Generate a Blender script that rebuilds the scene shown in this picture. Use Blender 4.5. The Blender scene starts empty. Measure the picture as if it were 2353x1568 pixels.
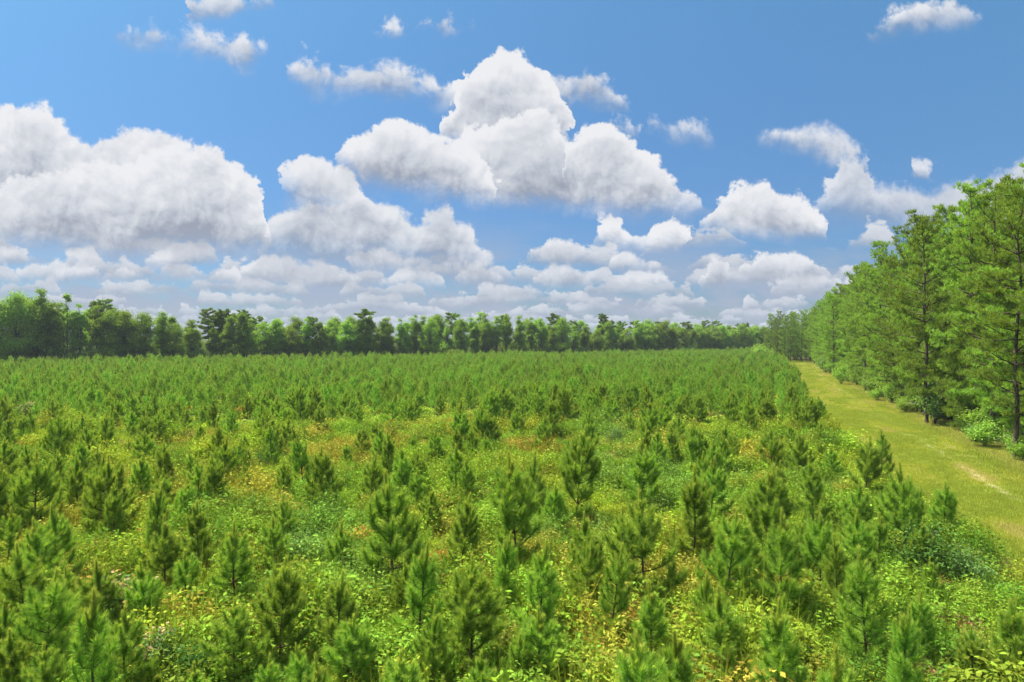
import bpy, math, random
import numpy as np
from mathutils import Vector

# ------------------------------------------------------------------ camera
scene = bpy.context.scene
CAM_H = 9.0
PITCH = -0.55
cam_data = bpy.data.cameras.new("camera")
cam_data.lens = 24.0
cam_data.sensor_width = 36.0
cam_data.clip_start = 0.1
cam_data.clip_end = 20000.0
cam = bpy.data.objects.new("camera", cam_data)
cam.location = (0.0, 0.0, CAM_H)
cam.rotation_euler = (math.radians(90.0 + PITCH), 0.0, 0.0)
scene.collection.objects.link(cam)
scene.camera = cam

# ------------------------------------------------------------------ exposure / renderer
scene.view_settings.view_transform = 'Standard'
scene.view_settings.look = 'None'
EXPO = 1.1
scene.view_settings.exposure = EXPO
scene.view_settings.gamma = 1.0
scene.cycles.max_bounces = 5
scene.cycles.diffuse_bounces = 3
scene.cycles.glossy_bounces = 1
scene.cycles.transmission_bounces = 3
scene.cycles.transparent_max_bounces = 4
scene.cycles.use_adaptive_sampling = True
scene.cycles.adaptive_threshold = 0.02
scene.cycles.use_denoising = True
scene.cycles.denoiser = 'OPENIMAGEDENOISE'
scene.cycles.denoising_input_passes = 'RGB_ALBEDO_NORMAL'
scene.cycles.denoising_prefilter = 'ACCURATE'
scene.cycles.sample_clamp_indirect = 4.0

# ------------------------------------------------------------------ sun
SUN_EL = 62.0
SUN_AZ = -58.0          # degrees right of straight ahead (+Y); negative = left
sun_data = bpy.data.lights.new("sun", 'SUN')
sun_data.energy = 5.0
sun_data.angle = math.radians(0.5)
sun_data.color = (1.0, 0.955, 0.87)
sun = bpy.data.objects.new("sun", sun_data)
_a, _e = math.radians(SUN_AZ), math.radians(SUN_EL)
sun_dir = Vector((math.sin(_a) * math.cos(_e), math.cos(_a) * math.cos(_e), math.sin(_e)))
sun.rotation_euler = sun_dir.to_track_quat('Z', 'Y').to_euler()
sun.location = (0, 0, 60)
scene.collection.objects.link(sun)

# ------------------------------------------------------------------ world: sky with cumulus
world = bpy.data.worlds.new("World")
scene.world = world
world.use_nodes = True
wt = world.node_tree
wt.nodes.clear()


class NB:
    """terse node building"""
    def __init__(self, tree):
        self.t = tree

    def new(self, kind, **kw):
        n = self.t.nodes.new(kind)
        for k, v in kw.items():
            setattr(n, k, v)
        return n

    def link(self, a, sock):
        if isinstance(a, (int, float)):
            sock.default_value = a
        elif isinstance(a, tuple):
            sock.default_value = a
        else:
            self.t.links.new(a, sock)

    def m(self, op, a, b=None, c=None, clamp=False):
        n = self.new('ShaderNodeMath', operation=op, use_clamp=clamp)
        self.link(a, n.inputs[0])
        if b is not None:
            self.link(b, n.inputs[1])
        if c is not None:
            self.link(c, n.inputs[2])
        return n.outputs[0]

    def rng(self, v, a, b, c=0.0, d=1.0, smooth=True):
        n = self.new('ShaderNodeMapRange')
        n.interpolation_type = 'SMOOTHSTEP' if smooth else 'LINEAR'
        n.clamp = True
        self.link(v, n.inputs[0])
        for i, x in enumerate((a, b, c, d)):
            self.link(x, n.inputs[i + 1])
        return n.outputs[0]

    def mix(self, f, a, b):
        n = self.new('ShaderNodeMix', data_type='RGBA')
        self.link(f, n.inputs[0])
        self.link(a, n.inputs[6])
        self.link(b, n.inputs[7])
        return n.outputs[2]

    def xyz(self, x, y, z=0.0):
        n = self.new('ShaderNodeCombineXYZ')
        self.link(x, n.inputs[0]); self.link(y, n.inputs[1]); self.link(z, n.inputs[2])
        return n.outputs[0]

    def noise(self, vec, scale, detail=4.0, rough=0.55, dim='2D', w=None, dist=0.0):
        n = self.new('ShaderNodeTexNoise', noise_dimensions=dim)
        if dim == '1D':
            self.link(w, n.inputs['W'])
        else:
            self.link(vec, n.inputs['Vector'])
        n.inputs['Scale'].default_value = scale
        n.inputs['Detail'].default_value = detail
        n.inputs['Roughness'].default_value = rough
        n.inputs['Distortion'].default_value = dist
        return n.outputs[0]

    def voro(self, vec, scale, detail=2.0, rough=0.5, smooth=0.35, lac=2.3):
        n = self.new('ShaderNodeTexVoronoi', voronoi_dimensions='2D', feature='SMOOTH_F1')
        self.link(vec, n.inputs['Vector'])
        n.inputs['Scale'].default_value = scale
        n.inputs['Detail'].default_value = detail
        n.inputs['Roughness'].default_value = rough
        n.inputs['Lacunarity'].default_value = lac
        n.inputs['Smoothness'].default_value = smooth
        n.normalize = True
        return n.outputs['Distance']

    def curve(self, v, pts):
        n = self.new('ShaderNodeFloatCurve')
        self.link(v, n.inputs['Value'])
        c = n.mapping.curves[0]
        pts = sorted(pts)
        c.points[0].location = pts[0]
        c.points[1].location = pts[-1]
        for p in pts[1:-1]:
            c.points.new(*p)
        for p in c.points:
            p.handle_type = 'VECTOR'
        n.mapping.use_clip = True
        n.mapping.update()
        return n.outputs[0]


w = NB(wt)
tc = w.new('ShaderNodeTexCoord')
sep = w.new('ShaderNodeSeparateXYZ')
w.link(tc.outputs['Generated'], sep.inputs[0])
DX, DY, DZ = sep.outputs
depth = w.m('MAXIMUM', w.m('ABSOLUTE', DY), 0.3)
U = w.m('DIVIDE', DX, depth)
V = w.m('DIVIDE', DZ, depth)
UN = w.m('MULTIPLY_ADD', U, 1 / 1.6, 0.5)          # curve domain 0..1

# the clouds are listed by the outline of their tops and bases, as bearings (u, v)
FULL = 2353.0
FPX = FULL * 24 / 36
HOR = 769.0


def bear(p):
    return (((p[0] - FULL / 2) / FPX + 0.8) / 1.6, max(0.0, min(1.0, (HOR - p[1]) / FPX)))


def outline(v, strips, which):
    """strips: list of (top points, base points); between strips the top lies under the base"""
    pts = []
    for top, base in strips:
        src = top if which == 'top' else base
        src = sorted(src)
        a, b = bear(src[0]), bear(src[-1])
        ends = []
        for e in (0, -1):                                # top and base meet in a point at either end
            ends.append((bear(sorted(top)[e])[1] + bear(sorted(base)[e])[1]) / 2)
        off = 0.0 if which == 'top' else 0.7
        pts.append((a[0] - 0.0044, off))
        pts.append((a[0] - 0.0022, ends[0]))
        pts += [bear(p) for p in src]
        pts.append((b[0] + 0.0022, ends[1]))
        pts.append((b[0] + 0.0044, off))
    pts = [(0.0, 0.0 if which == 'top' else 0.7)] + [p for p in pts if 0 < p[0] < 1] + [(1.0, 0.0 if which == 'top' else 0.7)]
    return w.curve(v, pts)


# noise fields shared by the layers
P = w.xyz(U, V)
wn = w.new('ShaderNodeTexNoise', noise_dimensions='2D')
w.link(P, wn.inputs['Vector'])
wn.inputs['Scale'].default_value = 9.0
wn.inputs['Detail'].default_value = 5.0
wn.inputs['Roughness'].default_value = 0.55
wv = w.new('ShaderNodeVectorMath', operation='MULTIPLY_ADD')
w.link(wn.outputs['Color'], wv.inputs[0])
wv.inputs[1].default_value = (0.05, 0.04, 0.0)
w.link(P, wv.inputs[2])
PW = wv.outputs[0]                                   # warped position
sh = w.new('ShaderNodeVectorMath', operation='ADD')
w.link(PW, sh.inputs[0])
sh.inputs[1].default_value = (-0.006, 0.011, 0.0)    # a step towards the sun
PS = sh.outputs[0]
billow = w.voro(PW, 17.0, detail=3.2, rough=0.55)
billow_s = w.voro(PS, 17.0, detail=3.2, rough=0.55)
fine = w.noise(P, 42.0, detail=5.0, rough=0.62)
wisp = w.noise(PW, 16.0, detail=6.0, rough=0.62)
bump = w.m('SUBTRACT', 0.42, billow)                 # + in the middle of a billow
relief = w.m('SUBTRACT', billow_s, billow)           # + on the side that faces the sun
soft = w.m('SUBTRACT', w.noise(PW, 10.0, detail=1.0), 0.5)
fine0 = w.m('SUBTRACT', fine, 0.5)
UNW = w.m('MULTIPLY_ADD', w.m('SUBTRACT', w.noise(P, 26.0, detail=5.0, rough=0.6), 0.5), 0.030, w.m('MULTIPLY_ADD', fine0, 0.012, UN))

# clear air: physical sky, saturated as in the photograph
sky = w.new('ShaderNodeTexSky', sky_type='NISHITA')
sky.sun_disc = False
sky.sun_elevation = math.radians(SUN_EL)
sky.sun_rotation = math.radians(SUN_AZ)
sky.altitude = 50.0
sky.air_density = 1.0
sky.dust_density = 0.6
sky.ozone_density = 2.0
tint = w.new('ShaderNodeMix', data_type='RGBA', blend_type='MULTIPLY')
tint.inputs[0].default_value = 1.0
w.link(sky.outputs[0], tint.inputs[6])
filt = w.new('ShaderNodeValToRGB')                   # deep polarised blue overhead, grey-blue low down
w.link(w.m('MULTIPLY', V, 1.5, clamp=True), filt.inputs[0])
fe = filt.color_ramp.elements
fe[0].position = 0.0; fe[0].color = (0.36, 0.46, 0.66, 1)
fe[1].position = 0.75; fe[1].color = (0.55, 0.87, 0.98, 1)
fm = fe.new(0.25); fm.color = (0.38, 0.56, 0.76, 1)
w.link(filt.outputs[0], tint.inputs[7])
air = tint.outputs[2]

col = air
SKY = 0.1 * 2 ** (0.55 - EXPO)      # Background strength
S = 1.0 / SKY                       # cloud radiance is given for strength 1


def rgb(r, g, b, k=1.0):
    f = lambda c: ((c / 255.0 + 0.055) / 1.055) ** 2.4 * S * k
    return (f(r), f(g), f(b), 1)


KE = 1 / 2 ** EXPO     # what the camera exposure adds back
LIT = rgb(238, 239, 243, KE)
MID = rgb(205, 210, 219, KE)
DIM = rgb(158, 166, 182, KE)


def shade_cloud(s, haze=0.0):
    r = w.new('ShaderNodeValToRGB')
    w.link(s, r.inputs[0])
    e = r.color_ramp.elements
    hz = rgb(150, 172, 198, KE)
    mixc = lambda c: tuple(c[i] * (1 - haze) + hz[i] * haze for i in range(3)) + (1,)
    e[0].position = 0.0; e[0].color = mixc(DIM)
    e[1].position = 1.0; e[1].color = mixc(LIT)
    n = e.new(0.45); n.color = mixc(MID)
    return r.outputs[0]


def layer(col, strips, amp=0.05, edge=0.012, famp=0.02, base_soft=0.03, opacity=1.0, dark=0.0, rel=1.15, haze=0.0, wispy=0.0):
    top = outline(UNW, strips, 'top')
    base = outline(UNW, strips, 'base')
    bb = w.m('MULTIPLY_ADD', bump, amp, w.m('MULTIPLY', fine0, famp))
    if wispy:
        bb = w.m('MULTIPLY_ADD', w.m('SUBTRACT', wisp, 0.52), wispy, bb)
    dt = w.m('SUBTRACT', w.m('ADD', top, bb), V)
    db = w.m('SUBTRACT', V, w.m('SUBTRACT', base, w.m('MULTIPLY', bb, 0.7)))
    a = w.m('MULTIPLY', w.rng(w.m('MULTIPLY_ADD', w.m('SUBTRACT', wisp, 0.55), 0.036, dt), 0.0, edge), w.rng(db, -base_soft * 0.4, base_soft))
    if wispy:
        a = w.m('MULTIPLY', a, w.rng(wisp, 0.20, 0.48))
    if opacity < 1:
        a = w.m('MULTIPLY', a, opacity)
    thick = w.m('MAXIMUM', w.m('SUBTRACT', top, base), 0.02)
    t = w.m('DIVIDE', db, thick)
    lum = w.m('MULTIPLY_ADD', w.rng(t, -0.1, 0.95), 0.64, 0.05 - dark)
    lum = w.m('MULTIPLY_ADD', relief, rel, lum)
    lum = w.m('MULTIPLY_ADD', bump, 0.16, lum)
    lum = w.m('MULTIPLY_ADD', soft, 0.7, lum)
    lum = w.m('MULTIPLY_ADD', fine0, 0.08, lum)
    lum = w.m('ADD', lum, w.m('MULTIPLY', w.rng(dt, 0.045, 0.0), 0.30))
    return w.mix(a, col, shade_cloud(lum, haze))


# rows of small distant cumulus above the horizon, far rows first
def row(col, v0, hgt, freq, seed, cover, haze):
    q = w.m('MULTIPLY_ADD', U, freq, seed)
    n1 = w.noise(None, 1.0, detail=2.0, rough=0.5, dim='1D', w=q)
    pv = w.xyz(w.m('MULTIPLY_ADD', U, freq * 1.2, seed * 1.7), w.m('MULTIPLY', V, freq * 1.9))
    b0 = w.m('SUBTRACT', w.noise(pv, 2.6, detail=5.0, rough=0.62), 0.5)
    top = w.m('MULTIPLY_ADD', w.rng(n1, cover, cover + 0.16), hgt * 1.25, -hgt * 0.35)
    basev = w.m('MULTIPLY_ADD', w.m('SUBTRACT', w.noise(None, 0.45, detail=1.0, dim='1D', w=w.m('ADD', q, 9.3)), 0.5), hgt * 1.6, v0)
    dt = w.m('SUBTRACT', w.m('MULTIPLY_ADD', b0, hgt * 2.4, w.m('ADD', basev, top)), V)
    db = w.m('SUBTRACT', V, w.m('MULTIPLY_ADD', b0, -hgt * 0.5, basev))
    a = w.m('MULTIPLY', w.rng(dt, 0.0, hgt * 0.28), w.rng(db, -hgt * 0.25, hgt * 0.5))
    t = w.m('DIVIDE', db, hgt)
    lum = w.m('MULTIPLY_ADD', w.rng(t, -0.1, 1.0), 0.54, 0.14)
    lum = w.m('MULTIPLY_ADD', b0, 0.9, lum)
    lum = w.m('ADD', lum, w.m('MULTIPLY', w.rng(dt, hgt * 0.5, 0.0), 0.22))
    return w.mix(w.m('MULTIPLY', a, 0.92), col, shade_cloud(lum, haze))


veil = w.m('MULTIPLY', w.rng(V, 0.20, 0.02), w.rng(w.noise(w.xyz(U, w.m('MULTIPLY', V, 3.0)), 6.0, detail=6.0, rough=0.6), 0.36, 0.62))
col = w.mix(w.m('MULTIPLY', veil, 0.85), col, rgb(172, 181, 202, KE))
for args in ((0.008, 0.010, 18.0, 3.1, 0.30, 0.34), (0.017, 0.013, 14.0, 11.7, 0.31, 0.28),
             (0.028, 0.017, 11.0, 23.3, 0.32, 0.24), (0.041, 0.021, 8.6, 37.9, 0.33, 0.20),
             (0.057, 0.025, 7.0, 41.2, 0.35, 0.16), (0.076, 0.029, 6.0, 59.4, 0.38, 0.12),
             (0.098, 0.033, 5.4, 67.8, 0.42, 0.08), (0.120, 0.034, 5.0, 83.1, 0.48, 0.04)):
    col = row(col, *args)

WISPS = [
    ([(270, 70), (310, 50), (350, 45), (390, 65), (430, 60), (470, 68), (520, 82), (560, 70), (600, 88), (614, 108)],
     [(270, 84), (330, 104), (400, 112), (450, 128), (520, 130), (562, 170), (600, 125), (614, 112)]),
    ([(655, 150), (700, 136), (735, 118), (770, 146), (830, 150), (880, 140), (940, 145), (1000, 165), (1050, 185), (1075, 190)],
     [(655, 170), (700, 207), (760, 217), (850, 222), (950, 222), (1000, 240), (1050, 255), (1075, 255)]),
    ([(1240, 150), (1300, 140), (1340, 138), (1380, 165), (1410, 200), (1445, 238)],
     [(1240, 270), (1300, 255), (1350, 236), (1400, 248), (1445, 250)]),
    ([(1490, 252), (1520, 262), (1600, 274), (1642, 310)], [(1490, 278), (1550, 318), (1600, 325), (1642, 322)]),
    ([(2005, 60), (2050, 22), (2085, 8), (2130, -8), (2180, -8), (2225, 5), (2256, 35)],
     [(2005, 92), (2040, 80), (2080, 66), (2150, 70), (2220, 60), (2256, 48)]),
]
WISPS2 = [
    ([(430, -20), (520, -20), (625, -10)], [(430, 40), (460, 46), (540, 36), (625, 14)]),
    ([(860, 70), (910, 54), (938, 68), (968, 48), (990, 22), (1020, 18), (1050, 42), (1104, 56)],
     [(860, 76), (938, 84), (970, 64), (1030, 80), (1104, 66)]),
    ([(1395, 268), (1440, 262), (1475, 290)], [(1395, 300), (1440, 310), (1475, 305)]),
    ([(2100, 374), (2118, 368), (2134, 385)], [(2100, 400), (2118, 412), (2134, 412)]),
]
MIDBANK = [([(585, 565), (620, 505), (660, 485), (720, 468), (800, 452), (860, 460), (900, 470), (935, 490), (960, 510), (990, 486), (1030, 476),
             (1052, 500), (1080, 525), (1100, 560), (1128, 595), (1170, 625)],
            [(585, 585), (700, 612), (850, 622), (940, 610), (1050, 640), (1170, 642)])]
MIDTOP = [([(640, 425), (655, 392), (680, 368), (720, 364), (760, 376), (800, 390), (825, 412), (850, 448), (880, 475), (930, 510)],
           [(640, 440), (700, 500), (780, 528), (860, 530), (930, 520)])]
LEFT = [([(-60, 240), (20, 230), (60, 238), (110, 252), (140, 282), (180, 312), (220, 330), (260, 310), (310, 288),
          (370, 303), (420, 328), (450, 334), (470, 318), (500, 336), (530, 366), (570, 388), (592, 415), (604, 450), (616, 520)],
         [(-60, 550), (100, 556), (200, 572), (300, 576), (400, 562), (500, 572), (616, 566)])]
RIGHT = [([(1360, 538), (1385, 505), (1415, 498), (1437, 528), (1480, 534), (1520, 510), (1550, 504), (1580, 530)],
          [(1360, 566), (1450, 572), (1580, 566)]),
         ([(1610, 516), (1640, 478), (1680, 438), (1710, 412), (1750, 410), (1790, 436), (1830, 452), (1870, 486), (1904, 512)],
          [(1610, 522), (1700, 538), (1800, 550), (1904, 548)])]
ARM = [([(1740, 306), (1780, 286), (1850, 284), (1920, 288), (1970, 316), (2000, 352)],
        [(1740, 318), (1800, 334), (1870, 360), (1925, 392), (2000, 400)])]
RIGHT2 = [([(1866, 474), (1892, 440), (1915, 385), (1940, 350), (1985, 345), (2003, 418), (2060, 422), (2150, 422), (2230, 412), (2300, 385), (2420, 330)],
           [(1866, 490), (1950, 500), (2050, 528), (2150, 545), (2250, 550), (2420, 550)])]
TOWER = [([(1016, 290), (1035, 255), (1052, 190), (1062, 162), (1085, 150), (1110, 135), (1140, 117), (1162, 112), (1185, 122),
           (1215, 140), (1245, 150), (1258, 172), (1275, 205), (1300, 240), (1316, 280)],
          [(1016, 330), (1160, 350), (1316, 330)])]
CENTRE = [([(1040, 330), (1080, 300), (1135, 290), (1150, 275), (1180, 265), (1220, 260), (1260, 270), (1290, 290), (1312, 325), (1340, 380)],
           [(1040, 445), (1150, 468), (1250, 472), (1340, 478)])]
LOBE_L = [([(776, 345), (800, 318), (850, 300), (890, 270), (930, 280), (975, 298), (1020, 318), (1060, 330), (1100, 360), (1150, 420)],
           [(776, 372), (800, 398), (850, 430), (950, 447), (1050, 460), (1150, 466)])]
LOBE_R = [([(1290, 350), (1305, 318), (1350, 288), (1400, 281), (1440, 310), (1480, 356), (1530, 396), (1560, 426), (1600, 443), (1634, 470)],
           [(1290, 470), (1350, 485), (1450, 492), (1550, 493), (1634, 486)])]
LEFT_F = [([(-60, 420), (0, 425), (60, 405), (130, 385), (200, 372), (260, 372), (300, 385), (350, 350), (400, 338), (440, 345), (470, 322),
            (500, 340), (530, 368), (570, 392), (592, 418), (604, 452), (616, 520)],
           [(-60, 556), (100, 560), (200, 574), (300, 578), (400, 564), (500, 574), (616, 568)])]
PUFFS = [([(-20, 575), (40, 560), (95, 588)], [(-20, 604), (95, 602)]),
         ([(130, 600), (160, 578), (205, 570), (245, 596)], [(130, 606), (245, 606)]),
         ([(330, 600), (380, 568), (420, 550), (488, 560)], [(330, 612), (400, 620), (488, 600)]),
         ([(560, 622), (600, 588), (660, 582), (720, 598), (772, 600)], [(560, 640), (680, 646), (772, 640)]),
         ([(800, 600), (830, 565), (870, 562), (910, 590), (960, 582), (1005, 602)], [(800, 612), (900, 622), (1005, 616)]),
         ([(1045, 625), (1075, 598), (1110, 603), (1172, 630)], [(1045, 648), (1172, 650)]),
         ([(1200, 588), (1215, 563), (1270, 543), (1330, 546), (1372, 572)], [(1200, 600), (1290, 606), (1372, 598)]),
         ([(1400, 602), (1430, 574), (1480, 588), (1505, 610)], [(1400, 618), (1505, 620)]),
         ([(1608, 640), (1625, 598), (1650, 588), (1676, 620)], [(1608, 654), (1676, 656)]),
         ([(1700, 615), (1740, 574), (1800, 568), (1870, 588), (1905, 622)], [(1700, 636), (1800, 644), (1905, 640)])]
PUFFS2 = [([(28, 634), (70, 600), (120, 588), (160, 606), (235, 612)], [(28, 642), (140, 650), (235, 640)]),
          ([(258, 632), (280, 605), (322, 628)], [(258, 640), (322, 642)]),
          ([(474, 640), (500, 611), (535, 602), (560, 628)], [(474, 648), (560, 650)]),
          ([(690, 645), (730, 618), (790, 622), (830, 636)], [(690, 656), (830, 656)]),
          ([(860, 642), (920, 618), (985, 612), (1020, 640)], [(860, 656), (1020, 660)]),
          ([(1188, 650), (1240, 618), (1300, 608), (1358, 622)], [(1188, 660), (1358, 660)]),
          ([(1400, 642), (1450, 622), (1520, 628), (1545, 648)], [(1400, 655), (1545, 660)]),
          ([(1770, 650), (1830, 625), (1900, 632), (1990, 650)], [(1770, 664), (1990, 668)])]

col = layer(col, WISPS2, amp=0.02, edge=0.02, famp=0.02, base_soft=0.02, opacity=0.85, wispy=0.06)
col = layer(col, WISPS, amp=0.03, edge=0.022, famp=0.02, base_soft=0.035, opacity=0.9, wispy=0.05)
col = layer(col, RIGHT2, amp=0.030, edge=0.020, base_soft=0.05, haze=0.12, opacity=0.92, dark=0.02)
col = layer(col, ARM, amp=0.026, edge=0.022, base_soft=0.03, opacity=0.9, dark=-0.10, wispy=0.012)
col = layer(col, PUFFS2, amp=0.022, edge=0.009, famp=0.018, base_soft=0.016, haze=0.14, opacity=0.95)
col = layer(col, PUFFS, amp=0.025, edge=0.009, famp=0.018, base_soft=0.02, haze=0.10)
col = layer(col, MIDBANK, amp=0.05, edge=0.016, base_soft=0.06, haze=0.14, dark=0.08, rel=1.4)
col = layer(col, MIDTOP, amp=0.04, edge=0.010, base_soft=0.06, haze=0.05)
col = layer(col, LEFT, amp=0.05, edge=0.012, base_soft=0.035)
col = layer(col, LEFT_F, amp=0.05, edge=0.012, base_soft=0.045, dark=-0.04)
col = layer(col, RIGHT, amp=0.035, edge=0.009, base_soft=0.025, dark=-0.06)
col = layer(col, TOWER, amp=0.035, edge=0.008, dark=-0.12)
col = layer(col, CENTRE, amp=0.045, edge=0.009, base_soft=0.03, dark=-0.04)
col = layer(col, LOBE_L, amp=0.045, edge=0.009, base_soft=0.035, dark=-0.06)
col = layer(col, LOBE_R, amp=0.045, edge=0.009, base_soft=0.035, dark=-0.06)

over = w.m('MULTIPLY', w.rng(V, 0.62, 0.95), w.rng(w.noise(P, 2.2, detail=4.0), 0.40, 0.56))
col = w.mix(over, col, rgb(250, 250, 252, KE * 1.25))          # unseen bright broken cloud, added overhead to lift the fill light
col = w.mix(w.rng(DZ, -0.005, 0.0), (0.9, 1.0, 0.5, 1), col)
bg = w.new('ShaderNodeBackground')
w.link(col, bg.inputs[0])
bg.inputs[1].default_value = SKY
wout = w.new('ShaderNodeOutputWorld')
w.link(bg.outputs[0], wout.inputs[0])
world.cycles.sampling_method = 'MANUAL'
world.cycles.sample_map_resolution = 512

# ------------------------------------------------------------------ mesh helpers
COL = scene.collection


class Geo:
    """collects triangles / quads with one 0..1 value per vertex ('rnd') and one tip value ('tip')"""
    def __init__(self):
        self.v, self.f, self.r, self.tp, self.n = [], [], [], [], 0

    def add(self, verts, faces, rnd, tip=None):
        verts = np.asarray(verts, dtype=np.float32).reshape(-1, 3)
        faces = np.asarray(faces, dtype=np.int64)
        self.v.append(verts)
        self.f.append(faces + self.n)
        self.r.append(np.broadcast_to(np.asarray(rnd, dtype=np.float32), (len(verts),)))
        self.tp.append(np.broadcast_to(np.asarray(0.0 if tip is None else tip, dtype=np.float32), (len(verts),)))
        self.n += len(verts)

    def mesh(self, name, mat, smooth=False):
        me = bpy.data.meshes.new(name)
        v = np.concatenate(self.v)
        me.vertices.add(len(v))
        me.vertices.foreach_set('co', v.ravel())
        counts = np.concatenate([np.full(len(f), f.shape[1]) for f in self.f])
        loops = np.concatenate([f.ravel() for f in self.f])
        me.loops.add(len(loops))
        me.loops.foreach_set('vertex_index', loops.astype(np.int32))
        me.polygons.add(len(counts))
        starts = np.concatenate([[0], np.cumsum(counts)[:-1]])
        me.polygons.foreach_set('loop_start', starts.astype(np.int32))
        if smooth:
            me.polygons.foreach_set('use_smooth', np.ones(len(counts), dtype=bool))
        for nm, arr in (('rnd', self.r), ('tip', self.tp)):
            at = me.attributes.new(nm, 'FLOAT', 'POINT')
            at.data.foreach_set('value', np.concatenate(arr).astype(np.float32))
        me.materials.append(mat)
        me.update(calc_edges=True)
        return me


def unit(a):
    return a / np.maximum(np.linalg.norm(a, axis=-1, keepdims=True), 1e-9)


def perp(rs, d):
    """a random unit vector at right angles to every d"""
    r = rs.normal(size=d.shape)
    r -= (r * d).sum(-1, keepdims=True) * d
    return unit(r)


def tube(geo, pts, rad, sides=5, rnd=0.5):
    pts = np.asarray(pts, float)
    n = len(pts)
    d = unit(np.gradient(pts, axis=0))
    ref = np.array([0.0, 0.0, 1.0]) if abs(d[0][2]) < 0.9 else np.array([1.0, 0.0, 0.0])
    a = unit(np.cross(d, ref)); b = np.cross(d, a)
    ang = np.linspace(0, 2 * math.pi, sides, endpoint=False)
    ring = (np.cos(ang)[None, :, None] * a[:, None] + np.sin(ang)[None, :, None] * b[:, None]) * np.asarray(rad)[:, None, None]
    v = (pts[:, None] + ring).reshape(-1, 3)
    i = np.arange(n - 1)[:, None] * sides
    j = np.arange(sides)[None]
    k = (j + 1) % sides
    f = np.stack([i + j, i + k, i + sides + k, i + sides + j], -1).reshape(-1, 4)
    geo.add(v, f, rnd)


def needles(geo, rs, base, axis, spread, length, width, tip=0.0, up=0.0):
    """one thin triangle per needle, leaning off its shoot by the angle 'spread'"""
    n = len(base)
    d = unit(axis * np.cos(spread)[:, None] + perp(rs, axis) * np.sin(spread)[:, None])
    d = unit(d + np.array([0, 0, 1.0]) * up)
    s = perp(rs, d) * (width / 2)[:, None] if isinstance(width, np.ndarray) else perp(rs, d) * width / 2
    v = np.stack([base - s, base + s, base + d * length[:, None]], 1).reshape(-1, 3)
    f = np.arange(3 * n).reshape(-1, 3)
    r = np.repeat(rs.random(n), 3)
    t = np.repeat(np.broadcast_to(tip, (n,)), 3)
    geo.add(v, f, r, t)


def leaves(geo, rs, c, length, width, up=0.5, tip=0.0, droop=0.0, out=None):
    """one pointed leaf (a quad with its four corners at base, sides and tip) per point"""
    n = len(c)
    nrm = unit(rs.normal(size=(n, 3)) + np.array([0, 0, up * 2]) + (0 if out is None else out))
    d = perp(rs, nrm)
    d = unit(d - np.array([0, 0, droop]))
    s = unit(np.cross(nrm, d))
    L = length * (0.7 + 0.6 * rs.random(n))[:, None]
    W = width * (0.7 + 0.6 * rs.random(n))[:, None]
    v = np.stack([c - d * L * 0.5, c - s * W * 0.5 + nrm * W * 0.12, c + d * L * 0.5, c + s * W * 0.5 + nrm * W * 0.12], 1).reshape(-1, 3)
    geo.add(v, np.arange(4 * n).reshape(-1, 4), np.repeat(rs.random(n), 4), np.repeat(np.broadcast_to(tip, (n,)), 4))


# ------------------------------------------------------------------ materials
def foliage(name, lo, hi, tipc=None, trans=0.35, gloss=0.0, vary=0.25, instancer=False, tcol=(1.25, 1.15, 0.55)):
    """leaf / needle surface: colour spread leaf by leaf and plant by plant, light shining through"""
    mt = bpy.data.materials.new(name)
    mt.use_nodes = True
    t = mt.node_tree
    t.nodes.clear()
    q = NB(t)
    at = q.new('ShaderNodeAttribute', attribute_name='rnd')
    oi = q.new('ShaderNodeObjectInfo')
    if instancer:
        it = q.new('ShaderNodeAttribute', attribute_name='tint', attribute_type='INSTANCER')
        c = it.outputs['Color']
        hs = q.new('ShaderNodeHueSaturation')
        q.link(q.m('MULTIPLY_ADD', at.outputs['Fac'], 0.03, 0.485), hs.inputs['Hue'])
        q.link(q.m('MULTIPLY_ADD', at.outputs['Fac'], 0.9, 0.5), hs.inputs['Value'])
        q.link(c, hs.inputs['Color'])
        c = hs.outputs[0]
    else:
        c = q.mix(at.outputs['Fac'], lo + (1,), hi + (1,))
        hs = q.new('ShaderNodeHueSaturation')
        q.link(q.m('MULTIPLY_ADD', oi.outputs['Random'], 0.022, 0.490), hs.inputs['Hue'])
        q.link(q.m('MULTIPLY_ADD', oi.outputs['Random'], vary * 2, 1 - vary), hs.inputs['Value'])
        q.link(c, hs.inputs['Color'])
        c = hs.outputs[0]
    if tipc:
        ta = q.new('ShaderNodeAttribute', attribute_name='tip')
        c = q.mix(ta.outputs['Fac'], c, tipc + (1,))
    df = q.new('ShaderNodeBsdfDiffuse')
    q.link(c, df.inputs[0])
    tr = q.new('ShaderNodeBsdfTranslucent')
    tm = q.new('ShaderNodeMix', data_type='RGBA', blend_type='MULTIPLY')
    tm.inputs[0].default_value = 1.0
    q.link(c, tm.inputs[6])
    tm.inputs[7].default_value = tcol + (1,)
    q.link(tm.outputs[2], tr.inputs[0])
    mx = q.new('ShaderNodeMixShader')
    mx.inputs[0].default_value = trans
    q.link(df.outputs[0], mx.inputs[1]); q.link(tr.outputs[0], mx.inputs[2])
    sh = mx.outputs[0]
    if gloss:
        gl = q.new('ShaderNodeBsdfGlossy')
        gl.inputs['Roughness'].default_value = 0.42
        m2 = q.new('ShaderNodeMixShader')
        m2.inputs[0].default_value = gloss
        q.link(sh, m2.inputs[1]); q.link(gl.outputs[0], m2.inputs[2])
        sh = m2.outputs[0]
    o = q.new('ShaderNodeOutputMaterial')
    q.link(sh, o.inputs[0])
    return mt


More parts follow.
